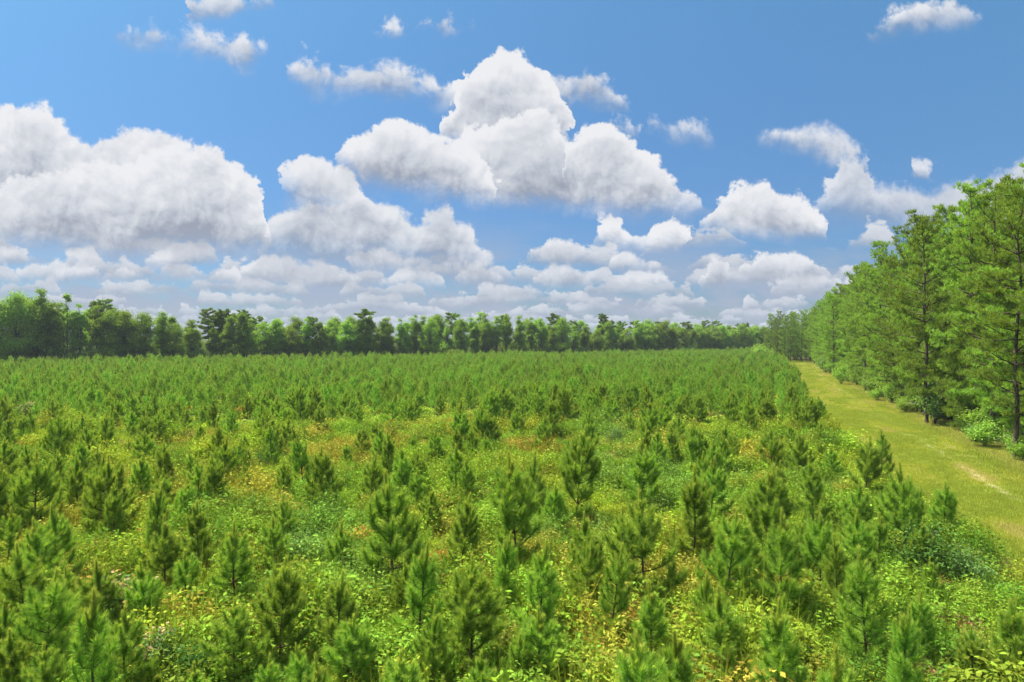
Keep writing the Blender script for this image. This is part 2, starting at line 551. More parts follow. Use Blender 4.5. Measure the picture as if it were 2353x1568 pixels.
def bark(name, a, b, scale=14.0):
    mt = bpy.data.materials.new(name)
    mt.use_nodes = True
    t = mt.node_tree
    t.nodes.clear()
    q = NB(t)
    g = q.new('ShaderNodeTexCoord')
    mp = q.new('ShaderNodeMapping')
    mp.inputs['Scale'].default_value = (1, 1, 0.22)
    q.link(g.outputs['Object'], mp.inputs[0])
    n = q.noise(mp.outputs[0], scale, detail=6.0, rough=0.65, dim='3D')
    c = q.mix(q.rng(n, 0.35, 0.68), a + (1,), b + (1,))
    df = q.new('ShaderNodeBsdfDiffuse')
    q.link(c, df.inputs[0])
    bp = q.new('ShaderNodeBump')
    bp.inputs['Strength'].default_value = 0.6
    q.link(n, bp.inputs['Height'])
    q.link(bp.outputs[0], df.inputs['Normal'])
    o = q.new('ShaderNodeOutputMaterial')
    q.link(df.outputs[0], o.inputs[0])
    return mt


M_NEEDLE = foliage('pine_needles', (0.085, 0.185, 0.026), (0.360, 0.585, 0.082), tipc=(0.58, 0.64, 0.13), trans=0.38, vary=0.22)
M_NEEDLE_FAR = foliage('pine_needles_far', (0.100, 0.225, 0.030), (0.340, 0.590, 0.088), tipc=(0.54, 0.60, 0.13), trans=0.38, vary=0.24)
M_NEEDLE_OLD = foliage('mature_pine_needles', (0.125, 0.235, 0.034), (0.330, 0.480, 0.080), trans=0.42, vary=0.30)
M_LEAF = foliage('broadleaf_leaves', (0.150, 0.295, 0.045), (0.290, 0.450, 0.080), trans=0.48, gloss=0.0, vary=0.30)
M_LEAF_OLIVE = foliage('olive_leaves', (0.140, 0.260, 0.040), (0.320, 0.470, 0.080), trans=0.44, vary=0.25)
M_NEEDLE_DARK = foliage('dark_pine_needles', (0.110, 0.205, 0.040), (0.260, 0.390, 0.080), trans=0.40, vary=0.18)
M_LEAF_PALE = foliage('pale_leaves', (0.10, 0.20, 0.05), (0.22, 0.34, 0.10), tipc=(0.55, 0.42, 0.22), trans=0.35, gloss=0.0, vary=0.12)
M_LEAF_DARK = foliage('dark_glossy_leaves', (0.050, 0.130, 0.025), (0.120, 0.260, 0.050), trans=0.28, gloss=0.0, vary=0.12)
M_UNDER = foliage('undergrowth_leaves', (0, 0, 0), (1, 1, 1), trans=0.33, gloss=0.0, instancer=True, tcol=(1.2, 1.1, 0.6))
M_DRY = foliage('grass_blades', (0, 0, 0), (1, 1, 1), trans=0.25, instancer=True, tcol=(1.1, 1.0, 0.7))
M_BARK_YOUNG = bark('young_pine_bark', (0.060, 0.040, 0.026), (0.150, 0.100, 0.065), 30.0)
M_BARK_PINE = bark('pine_bark', (0.050, 0.038, 0.030), (0.200, 0.150, 0.115), 9.0)
M_BARK_GREY = bark('grey_bark', (0.070, 0.062, 0.052), (0.200, 0.180, 0.155), 8.0)
M_TWIG = bark('dead_twigs', (0.22, 0.19, 0.16), (0.36, 0.32, 0.28), 12.0)


# ------------------------------------------------------------------ plants
def young_pine(seed, h=3.6, spread=0.95, per_m=380, width=0.0115, nlen=0.235, bushy=1.0):
    """a loblolly sapling: straight stem, whorls of up-curving branches, bottle-brush shoots"""
    rs = np.random.default_rng(seed)
    wood, crown, leader = Geo(), Geo(), Geo()
    lean = rs.normal(size=2) * 0.035
    wob = rs.normal(size=(6, 2)) * 0.02
    zz = np.linspace(0, 1, 6)

    def stem(z):
        t = z / h
        return np.array([lean[0] * z + np.interp(t, zz, wob[:, 0]), lean[1] * z + np.interp(t, zz, wob[:, 1]), z])

    tp = np.array([stem(z) for z in np.linspace(0, h * 0.97, 8)])
    tp[0, 2] = -0.1
    tube(wood, tp, np.linspace(0.042, 0.007, 8) * (h / 3.6), 6)

    def shoot(geo, p0, p1, f0=0.0, dens=1.0, ln=1.0, tip=0.0, s0=1.15, s1=0.45):
        L = np.linalg.norm(p1 - p0)
        n = max(6, int(per_m * L * (1 - f0) * dens))
        t = f0 + (1 - f0) * np.sort(rs.random(n))
        b = p0 + (p1 - p0) * t[:, None]
        ax = np.repeat(unit((p1 - p0)[None]), n, 0)
        u = (t - f0) / (1 - f0)
        sp = s0 + (s1 - s0) * u + rs.normal(size=n) * 0.16
        needles(geo, rs, b, ax, sp, nlen * ln * (0.72 + 0.45 * rs.random(n)), width, tip=tip * u ** 2, up=0.12)

    z = 0.14 * h * rs.uniform(0.8, 1.3)
    az0 = rs.random() * 6.28
    while z < h * 0.73:
        t = z / h
        nb = rs.integers(3, 6)
        az0 += 0.7 + rs.random()
        prof = (1 - t) ** 0.80 * min(1.0, 0.55 + t * 2.2) * 1.05
        for k in range(nb):
            az = az0 + 6.283 * k / nb + rs.normal() * 0.25
            L = spread * prof * rs.uniform(0.62, 1.25) + 0.12
            e0 = math.radians(8 + 40 * t + rs.normal() * 9)
            e1 = math.radians(44 + 32 * t + rs.normal() * 10)
            p = stem(z)
            pts = [p]
            for s in range(4):
                e = e0 + (e1 - e0) * (s / 3) ** 1.5
                p = p + L / 4 * np.array([math.cos(az) * math.cos(e), math.sin(az) * math.cos(e), math.sin(e)])
                pts.append(p)
            pts = np.array(pts)
            tube(wood, pts, np.linspace(0.014, 0.004, 5) * (0.6 + L), 3)
            for s in range(4):
                d = (0.0, 0.45, 1.0, 1.35)[s] * bushy
                if d > 0.3 or L < 0.42:
                    shoot(crown, pts[s], pts[s + 1], dens=max(d, 0.6), tip=0.2 if s == 3 else 0.0)
            dv = unit(pts[-1] - pts[-2])
            end = pts[-1]
            shoot(crown, end, end + unit(dv + np.array([0, 0, 0.9])) * (0.14 + 0.14 * rs.random()), dens=1.6, ln=0.95, tip=0.5, s0=0.9, s1=0.22)
            for s, sg in ((2, 1), (2, -1), (3, 1), (3, -1)):
                if rs.random() < (0.75 if L > 0.5 else 0.35):
                    side = np.array([-math.sin(az), math.cos(az), 0.0]) * sg
                    dirv = unit(dv * 0.6 + side * rs.uniform(0.5, 1.0) + np.array([0, 0, 0.45]))
                    q1 = pts[s] + dirv * L * rs.uniform(0.22, 0.40)
                    shoot(crown, pts[s], q1, f0=0.15, dens=1.3 * bushy, tip=0.3, s1=0.35)
        z += rs.uniform(0.24, 0.42) * (h / 3.6) ** 0.5 * (1.15 - 0.35 * t)
    # upper stem brush and the leader with its candles
    shoot(crown, stem(h * 0.45), stem(h * 0.72), dens=0.9, s0=1.2, s1=0.8)
    shoot(crown, stem(h * 0.66), stem(h * 0.84), dens=1.6, s0=1.0, s1=0.6)
    shoot(leader, stem(h * 0.70), stem(h), dens=2.4, ln=0.8, tip=0.75, s0=0.75, s1=0.18)
    for k in range(rs.integers(3, 6)):
        a = rs.random() * 6.28
        p0 = stem(h * rs.uniform(0.74, 0.84))
        p1 = p0 + np.array([math.cos(a) * 0.11, math.sin(a) * 0.11, 1.0 * rs.uniform(0.26, 0.46)]) * (h / 3.6)
        shoot(leader, p0, p1, dens=1.6, ln=0.75, tip=0.8, s0=0.7, s1=0.2)
    return wood, crown, leader


def mature_pine(seed, h=22.0, base=0.30, spread=3.3, tuft=15, width=0.045, tufts=1.0, flat=False):
    rs = np.random.default_rng(seed)
    wood, crown, dead = Geo(), Geo(), Geo()
    lean = rs.normal(size=2) * 0.012
    wob = rs.normal(size=(7, 2)) * 0.14
    zz = np.linspace(0, 1, 7)

    def stem(z):
        t = z / h
        return np.array([lean[0] * z + np.interp(t, zz, wob[:, 0]) * min(1, t * 3), lean[1] * z + np.interp(t, zz, wob[:, 1]) * min(1, t * 3), z])

    tp = np.array([stem(z) for z in np.linspace(0, h * 0.985, 14)])
    tp[0, 2] = -0.2
    tube(wood, tp, (np.linspace(1, 0.08, 14) ** 0.8) * 0.20 * (h / 22), 8)
    z = h * base
    az = rs.random() * 6.28
    while z < h * (0.94 if flat else 0.985):
        t = (z - h * base) / (h * (1 - base))
        if flat:
            prof = 0.30 + 0.62 * math.sin(math.pi * (0.18 + 0.78 * t))
        else:
            prof = max(0.10, (1 - t) ** 0.45) * (0.62 + 0.55 * min(1, t * 3.2))
        for k in range(rs.integers(2, 5)):
            az += 2.4 + rs.normal() * 0.5
            L = spread * prof * rs.uniform(0.55, 1.15)
            if rs.random() < 0.10:
                L *= 1.25
            e0 = math.radians(-4 + (16 if flat else 40) * t + rs.normal() * 9)
            e1 = e0 + math.radians(22)
            p = stem(z)
            pts = [p]
            for s in range(5):
                e = e0 + (e1 - e0) * s / 4
                p = p + L / 5 * np.array([math.cos(az), math.sin(az), math.tan(e)]) + rs.normal(size=3) * 0.05 * L / 3
                pts.append(p)
            pts = np.array(pts)
            tube(wood, pts, np.linspace(0.055, 0.012, 6) * (0.4 + L / 3.3), 4)
            nc = max(2, int(round(3.6 * L / 2.2)))
            side = np.array([-math.sin(az), math.cos(az), 0.0])
            for q_ in range(nc):
                u = 0.42 + 0.60 * (q_ + rs.random() * 0.6) / nc
                f = min(u * 5, 4.999)
                i0 = int(f)
                cc = pts[i0] + (pts[i0 + 1] - pts[i0]) * (f - i0) + side * rs.normal() * 0.42 * (L / 2.4) + np.array([0, 0, 0.10])
                nt = max(3, int(rs.uniform(5, 9) * tufts))
                rc = rs.uniform(0.30, 0.55) * (0.7 + 0.3 * L / 2.4) * (1.25 if flat else 1.0)
                c = cc + unit(rs.normal(size=(nt, 3))) * (rc * rs.random((nt, 1)) ** 0.5) * np.array([1.15, 1.15, 0.62])
                ax = unit((c - cc) / rc * 0.7 + np.array([0, 0, 0.8]) + rs.normal(size=(nt, 3)) * 0.25)
                c = np.repeat(c, tuft, 0) + rs.normal(size=(nt * tuft, 3)) * 0.05
                ax = np.repeat(ax, tuft, 0)
                needles(crown, rs, c, ax, np.abs(rs.normal(size=len(c)) * 0.7), 0.24 + 0.20 * rs.random(len(c)), width, up=0.1)
        z += rs.uniform(0.55, 1.15) * (h / 22)
    # top tuft
    n = 40 * tuft // 15
    c = stem(h * (0.95 if flat else 0.985)) + rs.normal(size=(n, 3)) * (np.array([0.8, 0.8, 0.3]) if flat else np.array([0.25, 0.25, 0.35]))
    needles(crown, rs, c, np.tile(np.array([[0, 0, 1.0]]), (n, 1)), np.abs(rs.normal(size=n) * 0.8), 0.25 + 0.2 * rs.random(n), width)
    # bare dead limbs under the crown
    for k in range(rs.integers(5, 9)):
        z = h * base * rs.uniform(0.45, 1.15)
        a = rs.random() * 6.28
        L = rs.uniform(0.8, 2.6)
        p = stem(z)
        pts = [p]
        for s in range(4):
            p = p + L / 4 * np.array([math.cos(a), math.sin(a), -0.12 + rs.normal() * 0.16])
            a += rs.normal() * 0.15
            pts.append(p)
        tube(dead, pts, np.linspace(0.030, 0.008, 5), 4)
    return wood, crown, dead


def broadleaf(seed, h=17.0, r=4.0, base=0.22, n=7000, size=0.46, slim=1.0, blobs=22):
    rs = np.random.default_rng(seed)
    wood, crown = Geo(), Geo()
    fork = h * rs.uniform(0.30, 0.42)
    tp = np.array([[0, 0, -0.2], [rs.normal() * .1, rs.normal() * .1, fork * 0.5], [rs.normal() * .2, rs.normal() * .2, fork],
                   [rs.normal() * .35, rs.normal() * .35, h * 0.65], [rs.normal() * .4, rs.normal() * .4, h * 0.9]])
    tube(wood, tp, np.array([0.24, 0.19, 0.16, 0.09, 0.03]) * h / 17, 7)
    zc = h * (base + 1) / 2
    hz = h * (1 - base) / 2
    cen = []
    while len(cen) < blobs:
        p = rs.uniform(-1, 1, 3)
        if np.linalg.norm(p) > 1 or np.linalg.norm(p) < 0.30:
            continue
        sq = 1.0 - 0.30 * max(0, p[2])
        cen.append([p[0] * r * 0.74 * sq * slim, p[1] * r * 0.74 * sq * slim, zc + p[2] * hz * 0.80])
    cen = np.array(cen)
    cen[0] = [rs.normal() * 0.3, rs.normal() * 0.3, h - hz * 0.22]
    for c in cen:
        z0 = min(max(fork * rs.uniform(0.7, 1.3), 0.8), c[2])
        p0 = np.array([0, 0, z0])
        mid = (p0 + c) / 2 + rs.normal(size=3) * 0.25
        tube(wood, [p0, mid, c], [0.075 * h / 17, 0.05 * h / 17, 0.015], 4)
    rad = rs.uniform(0.17, 0.40, blobs) * r * (0.8 + 0.2 * slim)
    w8 = rad ** 2 / (rad ** 2).sum()
    for c, rb, q in zip(cen, rad, w8):
        m = int(n * q)
        d = unit(rs.normal(size=(m, 3)))
        d[:, 2] = np.where(d[:, 2] < -0.25, -d[:, 2] * 0.6, d[:, 2])
        rr = rb * (0.30 + 0.95 * rs.random(m))
        p = c + d * rr[:, None] * np.array([1.0, 1.0, 1.0]) + rs.normal(size=(m, 3)) * 0.18
        leaves(crown, rs, p, size, size * 0.72, up=0.55, out=d * 0.8)
    return wood, crown


def shrub(seed, h=2.0, r=1.1, n=900, size=0.13, upright=0.0, tipfrac=0.0):
    """many stems from one root, leaves toward their ends"""
    rs = np.random.default_rng(seed)
    wood, crown = Geo(), Geo()
    ns = 13
    per = n // ns
    for k in range(ns):
        a = rs.random() * 6.28
        rr = r * rs.uniform(0.1, 0.95) * (1 - upright * 0.6)
        top = np.array([math.cos(a) * rr, math.sin(a) * rr, h * rs.uniform(0.6, 1.0) * (1 - 0.32 * (rr / r) ** 2)])
        mid = top * np.array([0.4, 0.4, 0.55]) + rs.normal(size=3) * 0.05
        tube(wood, [np.array([0, 0, -0.05]), mid, top], [0.022, 0.014, 0.005], 4)
        t = 0.30 + 0.72 * rs.random(per) ** 0.7
        base = np.where((t < 0.5)[:, None], mid * (t * 2)[:, None], mid + (top - mid) * ((t - 0.5) * 2)[:, None])
        c = base + rs.normal(size=(per, 3)) * np.array([0.26, 0.26, 0.16]) * r * 0.75
        c[:, 2] = np.maximum(c[:, 2], 0.06)
        tip = ((t > 0.93) & (rs.random(per) < tipfrac)).astype(float)
        leaves(crown, rs, c, size, size * 0.6, up=0.6, tip=tip, droop=0.25)
    return wood, crown


def bramble(seed, h=0.7, r=0.65, n=360, size=0.085, aspect=0.55):
    """a mound of small leaves"""
    rs = np.random.default_rng(seed)
    g = Geo()
    lob = rs.uniform(-0.5, 0.5, (5, 2)) * r
    lh = rs.uniform(0.55, 1.0, 5) * h
    k = rs.integers(0, 5, n)
    d = unit(rs.normal(size=(n, 3)))
    d[:, 2] = np.abs(d[:, 2])
    q = 0.55 + 0.50 * rs.random(n) ** 0.5
    p = np.stack([lob[k, 0] + d[:, 0] * r * 0.6 * q, lob[k, 1] + d[:, 1] * r * 0.6 * q, lh[k] * d[:, 2] * q + 0.03], 1)
    leaves(g, rs, p, size, size * aspect, up=0.75, out=d * 0.5)
    m = n // 12
    b = np.stack([rs.uniform(-.6, .6, m) * r, rs.uniform(-.6, .6, m) * r, np.full(m, h * 0.35)], 1)
    needles(g, rs, b, np.tile(np.array([[0, 0, 1.0]]), (m, 1)), np.abs(rs.normal(size=m) * 0.35), h * rs.uniform(0.5, 0.9, m), 0.012)
    return g


def tuft(seed, h=0.6, r=0.18, n=120, width=0.008, lean=0.35):
    rs = np.random.default_rng(seed)
    g = Geo()
    b = np.stack([rs.normal(size=n) * r, rs.normal(size=n) * r, np.full(n, -0.02)], 1)
    needles(g, rs, b, np.tile(np.array([[0, 0, 1.0]]), (n, 1)), np.abs(rs.normal(size=n) * lean), h * rs.uniform(0.5, 1.05, n), width)
    return g


# ------------------------------------------------------------------ object helpers
def mesh_obj(name, me, parent=None):
    o = bpy.data.objects.new(name, me)
    COL.objects.link(o)
    if parent:
        o.parent = parent
    return o


def root(name, loc, rot=0.0, scale=(1, 1, 1), tilt=(0.0, 0.0)):
    o = bpy.data.objects.new(name, None)
    o.empty_display_size = 0.2
    o.location = loc
    o.rotation_euler = (tilt[0], tilt[1], rot)
    o.scale = scale
    COL.objects.link(o)
    return o


def tag(o, label, cat, group=None):
    o['label'] = label
    o['category'] = cat
    if group:
        o['group'] = group


def plant(name, kit, loc, rot, scale, label, cat, group=None, tilt=(0.0, 0.0)):
    """a plant: an Empty at its foot carrying one object per part"""
    e = root(name, loc, rot, scale, tilt)
    for part, me in kit:
        mesh_obj(part, me, e)
    tag(e, label, cat, group)
    return e


def scatter(name, kits, pts, rot, scl, idx, tint):
    """one object that covers ground with copies of small plants (countless cover, or the far part of the plantation)"""
    me = bpy.data.meshes.new(name + '_points')
    n = len(pts)
    me.vertices.add(n)
    me.vertices.foreach_set('co', np.asarray(pts, np.float32).ravel())
    for nm, ty, key, arr in (('rot', 'FLOAT_VECTOR', 'vector', rot), ('scl', 'FLOAT_VECTOR', 'vector', scl),
                             ('idx', 'INT', 'value', idx), ('tint', 'FLOAT_COLOR', 'color', tint)):
        a = me.attributes.new(nm, ty, 'POINT')
        a.data.foreach_set(key, np.asarray(arr, np.int32 if ty == 'INT' else np.float32).ravel())
    o = bpy.data.objects.new(name, me)
    COL.objects.link(o)
    gt = bpy.data.node_groups.new(name + '_cover', 'GeometryNodeTree')
    gt.interface.new_socket('Geometry', in_out='INPUT', socket_type='NodeSocketGeometry')
    gt.interface.new_socket('Geometry', in_out='OUTPUT', socket_type='NodeSocketGeometry')
    gi = gt.nodes.new('NodeGroupInput'); go = gt.nodes.new('NodeGroupOutput')
    ins = gt.nodes.new('GeometryNodeInstanceOnPoints')
    gt.links.new(gi.outputs[0], ins.inputs['Points'])
    jn = gt.nodes.new('GeometryNodeGeometryToInstance')
    for k in reversed(kits):
        ob = bpy.data.objects.new(k.name, k)
        oi = gt.nodes.new('GeometryNodeObjectInfo')
        oi.inputs['Object'].default_value = ob
        oi.inputs['As Instance'].default_value = False
        gt.links.new(oi.outputs['Geometry'], jn.inputs[0])
    gt.links.new(jn.outputs[0], ins.inputs['Instance'])
    ins.inputs['Pick Instance'].default_value = True
    for sock, nm, ty in (('Instance Index', 'idx', 'INT'), ('Rotation', 'rot', 'FLOAT_VECTOR'), ('Scale', 'scl', 'FLOAT_VECTOR')):
        na = gt.nodes.new('GeometryNodeInputNamedAttribute')
        na.data_type = ty
        na.inputs['Name'].default_value = nm
        out = [s for s in na.outputs if s.enabled and s.name == 'Attribute'][0]
        gt.links.new(out, ins.inputs[sock])
    gt.links.new(ins.outputs[0], go.inputs[0])
    md = o.modifiers.new('cover', 'NODES')
    md.node_group = gt
    o['kind'] = 'stuff'
    return o

# ------------------------------------------------------------------ lie of the land
RS = np.random.default_rng(7)
ORDW = ['first', 'second', 'third', 'fourth', 'fifth', 'sixth', 'seventh', 'eighth', 'ninth', 'tenth', 'eleventh', 'twelfth',
        'thirteenth', 'fourteenth', 'fifteenth', 'sixteenth', 'seventeenth', 'eighteenth', 'nineteenth']
TENS = {2: 'twenty', 3: 'thirty', 4: 'forty', 5: 'fifty', 6: 'sixty', 7: 'seventy', 8: 'eighty', 9: 'ninety'}


def ordinal(i):
    """1 -> first"""
    if i < 20:
        return ORDW[i - 1]
    t, u = divmod(i, 10)
    return (TENS[t][:-1] + 'ieth') if u == 0 else TENS[t] + '-' + ORDW[u - 1]


def field_edge(y):      # right-hand edge of the plantation
    return np.interp(y, [5, 15, 22, 27, 35, 43, 51, 84, 173, 260, 330], [10.2, 13.5, 16.3, 18.6, 19.8, 21.6, 24.8, 37.0, 70.5, 104.0, 130.0])


def track_right(y):     # right-hand edge of the mown track
    return np.interp(y, [0, 49, 57, 73, 101, 176, 260, 330], [17.0, 34.9, 37.6, 43.0, 52.4, 79.0, 109.5, 135.0])


def field_far(x):       # far edge of the plantation
    return np.interp(x, [-200, -132, -86, -11, 40, 99, 140], [158, 178, 200, 233, 262, 297, 318])


def smooth_noise(p, scale, seed):
    """cheap value noise on the plane, 0..1"""
    q = np.asarray(p)[:, :2] / scale + 1000.0
    i = np.floor(q).astype(np.int64)
    f = q - i
    f = f * f * (3 - 2 * f)

    def hsh(a, b):
        h = (a * 374761393 + b * 668265263 + seed * 974634777) & 0x7fffffff
        h = ((h ^ (h >> 13)) * 1274126177) & 0x7fffffff
        return ((h ^ (h >> 16)) & 0xffff) / 65535.0
    a = hsh(i[:, 0], i[:, 1]); b = hsh(i[:, 0] + 1, i[:, 1]); c = hsh(i[:, 0], i[:, 1] + 1); d = hsh(i[:, 0] + 1, i[:, 1] + 1)
    return (a * (1 - f[:, 0]) + b * f[:, 0]) * (1 - f[:, 1]) + (c * (1 - f[:, 0]) + d * f[:, 0]) * f[:, 1]


def fbm(p, scale, seed):
    return 0.55 * smooth_noise(p, scale, seed) + 0.3 * smooth_noise(p, scale * 0.47, seed + 1) + 0.15 * smooth_noise(p, scale * 0.21, seed + 2)


# ---- ground: one sheet to the horizon
def sheet(name, verts, faces, mat):
    me = bpy.data.meshes.new(name)
    me.from_pydata([tuple(v) for v in verts], [], [tuple(f) for f in faces])
    me.materials.append(mat)
    o = mesh_obj(name, me)
    o['kind'] = 'structure'
    return o


def ground_mat(name, cols, scale, sand=None, stretch=None):
    mt = bpy.data.materials.new(name)
    mt.use_nodes = True
    t = mt.node_tree
    t.nodes.clear()
    q = NB(t)
    g = q.new('ShaderNodeNewGeometry')
    mp = q.new('ShaderNodeMapping')
    mp.vector_type = 'POINT'
    q.link(g.outputs['Position'], mp.inputs[0])
    if stretch:
        mp.inputs['Rotation'].default_value = (0, 0, stretch[0])
        mp.inputs['Scale'].default_value = (1.0, stretch[1], 1.0)
    n = q.noise(mp.outputs[0], scale, detail=7.0, rough=0.65, dim='3D')
    n2 = q.noise(g.outputs['Position'], scale * 6, detail=5.0, rough=0.7, dim='3D')
    c = q.mix(q.rng(n, 0.36, 0.62), cols[0] + (1,), cols[1] + (1,))
    c = q.mix(q.m('MULTIPLY', q.rng(n2, 0.45, 0.75), 0.6), c, cols[2] + (1,))
    if sand:
        at = q.new('ShaderNodeAttribute', attribute_name='rut')
        k = q.noise(mp.outputs[0], 0.45, detail=6.0, rough=0.7, dim='3D')
        c = q.mix(q.m('MULTIPLY', at.outputs['Fac'], q.rng(k, 0.44, 0.54)), c, sand + (1,))
    df = q.new('ShaderNodeBsdfDiffuse')
    q.link(c, df.inputs[0])
    bp = q.new('ShaderNodeBump')
    bp.inputs['Strength'].default_value = 0.5
    q.link(n2, bp.inputs['Height'])
    q.link(bp.outputs[0], df.inputs['Normal'])
    o = q.new('ShaderNodeOutputMaterial')
    q.link(df.outputs[0], o.inputs[0])
    return mt


M_SOIL = ground_mat('soil_and_litter', ((0.045, 0.062, 0.020), (0.080, 0.085, 0.030), (0.120, 0.105, 0.045)), 0.35)
M_TRACK = ground_mat('mown_grass', ((0.200, 0.255, 0.040), (0.255, 0.290, 0.055), (0.290, 0.280, 0.090)), 0.8, sand=(0.50, 0.44, 0.33), stretch=(math.radians(20), 0.10))
R_ = 1500.0
sheet('ground', [(-R_, -R_, 0), (R_, -R_, 0), (R_, R_, 0), (-R_, R_, 0)], [(0, 1, 2, 3)], M_SOIL)

ys = np.linspace(-12, 252, 89)
us = np.linspace(0, 1, 25)
tv, ruts = [], []
for y in ys:
    a, b = float(field_edge(y)) - 1.5, float(track_right(y)) + 2.2
    if y < 5:
        a = 10.5 - 1.5 + (y - 5) * 0.36
        b = 17.5 + 2.2 + y * 0.376
    for u in us:
        tv.append((a + (b - a) * u, y, 0.010))
        x = a + (b - a) * u
        # two worn wheel lines
        xa = np.interp(y, [0, 49, 90, 330], [14.0, 31.6, 46.0, 132.0])
        ruts.append(max(math.exp(-((x - xa) / 0.42) ** 2), math.exp(-((x - xa - 1.9) / 0.42) ** 2) * 0.75, 0.30 * math.exp(-((x - b + 1.2) / 0.9) ** 2)))
nf = len(us)
track = sheet('grass_track', tv, [(i * nf + j, i * nf + j + 1, (i + 1) * nf + j + 1, (i + 1) * nf + j) for i in range(len(ys) - 1) for j in range(nf - 1)], M_TRACK)
ra = track.data.attributes.new('rut', 'FLOAT', 'POINT')
ra.data.foreach_set('value', np.asarray(ruts, np.float32))

# ------------------------------------------------------------------ young pines
F = 3072.0 * 24 / 36          # focal length in photograph pixels
CXF, HZF = 1536.0, 769.0 / 2353 * 3072


def ground_point(px, base):
    d = (CAM_H - 0.35) * F / (base - HZF)
    return (px - CXF) / F * d, d


# tip x, tip y, foot y in the photograph and breadth (s slim, m medium, b broad), read crop by crop
def crop(x0, y0, k, rows):
    return [(x0 + k * a, y0 + k * b, y0 + k * c, s) for a, b, c, s in rows]


SPOTS = crop(0, 1400, 0.4352, [
    (270, 760, 1560, 'b'), (50, 1110, 1640, 'm'), (820, 1000, 1640, 'm'), (175, 520, 1190, 'm'), (455, 690, 1130, 'm'),
    (690, 660, 1240, 'm'), (1010, 620, 1190, 'm'), (1610, 380, 990, 'm'), (1600, 930, 1500, 'b'), (1905, 660, 1370, 'b'),
    (2295, 745, 1450, 'm'), (2335, 400, 800, 'm'), (1840, 1340, 1750, 's'), (1345, 1375, 1800, 's'),
    (290, 1230, 1800, 'b'), (2100, 1240, 1700, 'm'), (20, 950, 1400, 'm')])
SPOTS += crop(1024, 1400, 0.4352, [
    (350, 50, 860, 'b'), (810, 200, 740, 's'), (1215, -70, 720, 'b'), (1610, -265, 380, 'b'), (2070, -150, 270, 'b'),
    (1685, 330, 860, 'm'), (2100, 190, 960, 'b'), (470, 650, 1060, 'm'), (890, 650, 1420, 'b'), (1090, 480, 1030, 's'),
    (1375, 990, 1600, 'b'), (620, 990, 1560, 'm'), (1205, 1160, 1620, 'm'), (60, 1000, 1560, 'b'), (410, 1330, 1850, 'b'),
    (2170, 750, 1010, 's'), (960, 1270, 1800, 'm'), (180, -85, 310, 'm'), (750, -110, 130, 's'), (870, -50, 270, 'm'),
    (525, 20, 330, 'm'), (1760, 1480, 1950, 'm'), (700, 1480, 1980, 'm')])
SPOTS += crop(2048, 1300, 0.4765, [
    (70, 200, 880, 's'), (510, 220, 820, 'b'), (270, 470, 1080, 'b'), (240, 980, 1620, 'm'), (1085, 490, 920, 'm'),
    (1420, 200, 790, 'b'), (1655, 300, 660, 'm'), (1165, 370, 580, 's'), (1145, 20, 420, 'm'), (1265, -20, 335, 's'),
    (1500, 1000, 1430, 's'), (1580, 800, 1030, 's'), (1850, 1230, 1620, 'm'), (2045, 1030, 1640, 's'), (565, -40, 240, 'b'),
    (590, 240, 400, 's'), (110, -10, 200, 'b'), (275, -50, 160, 's'), (395, -20, 170, 'm'), (700, -60, 150, 'm'), (870, -70, 110, 'm')])
SPOTS += crop(0, 1000, 0.4352, [
    (225, 830, 1390, 'b'), (710, 850, 1400, 'b'), (930, 840, 1230, 's'), (1135, 750, 1120, 'm'), (1325, 820, 1090, 's'),
    (1515, 720, 1110, 'm'), (1620, 740, 1050, 'm'), (1715, 900, 1140, 's'), (1950, 880, 1160, 'm'), (2225, 790, 1230, 'b'),
    (595, 630, 960, 'b'), (390, 545, 960, 'b'), (725, 550, 860, 'm'), (870, 730, 890, 's'), (1100, 540, 775, 'm'),
    (1068, 760, 840, 's'), (1185, 490, 690, 's'), (1270, 510, 700, 'm'), (1365, 620, 870, 'm'), (1395, 510, 630, 's'),
    (1465, 440, 675, 's'), (1600, 500, 735, 'm'), (1680, 690, 870, 's'), (1810, 500, 800, 'b'), (1945, 490, 725, 'b'),
    (2025, 380, 610, 'b'), (2200, 500, 710, 'm'), (2295, 490, 620, 'm'), (920, 400, 650, 'm'), (640, 350, 570, 'm'),
    (30, 570, 820, 's'), (10, 730, 1100, 'b'), (155, 560, 780, 'm'), (480, 930, 1210, 'm'), (370, 900, 1020, 'm'),
    (2112, 650, 705, 's'), (905, 630, 730, 's'), (760, 420, 620, 'm'), (330, 420, 640, 'm'), (560, 560, 760, 's'), (1005, 480, 650, 'm')])
SPOTS += crop(1024, 1000, 0.4352, [
    (245, 590, 810, 'm'), (330, 730, 910, 'm'), (465, 690, 880, 's'), (638, 670, 925, 'm'), (785, 650, 865, 's'), (910, 640, 875, 's'),
    (1010, 700, 890, 'm'), (22, 750, 930, 's'), (1012, 530, 700, 's'), (1210, 500, 725, 'm'), (1115, 350, 630, 'b'), (1385, 560, 815, 'm'),
    (1750, 350, 660, 'b'), (1868, 430, 680, 'b'), (1355, 320, 570, 'b'), (2225, 480, 755, 'b'), (1995, 520, 715, 'm'), (520, 380, 570, 'm'),
    (680, 410, 550, 'm'), (390, 440, 570, 's'), (770, 440, 560, 's'), (75, 440, 590, 'b'), (362, 640, 725, 's'), (880, 360, 540, 'm'),
    (1500, 430, 620, 'm'), (2320, 560, 800, 'b')])

M_LOD = {}


def pine_kit(key, seed, **kw):
    w_, c_, l_ = young_pine(seed, **kw)
    return [('trunk', w_.mesh('young_pine_trunk', M_BARK_YOUNG)), ('crown', c_.mesh('young_pine_needles', M_NEEDLE)),
            ('leading_shoot', l_.mesh('young_pine_leader', M_NEEDLE))]


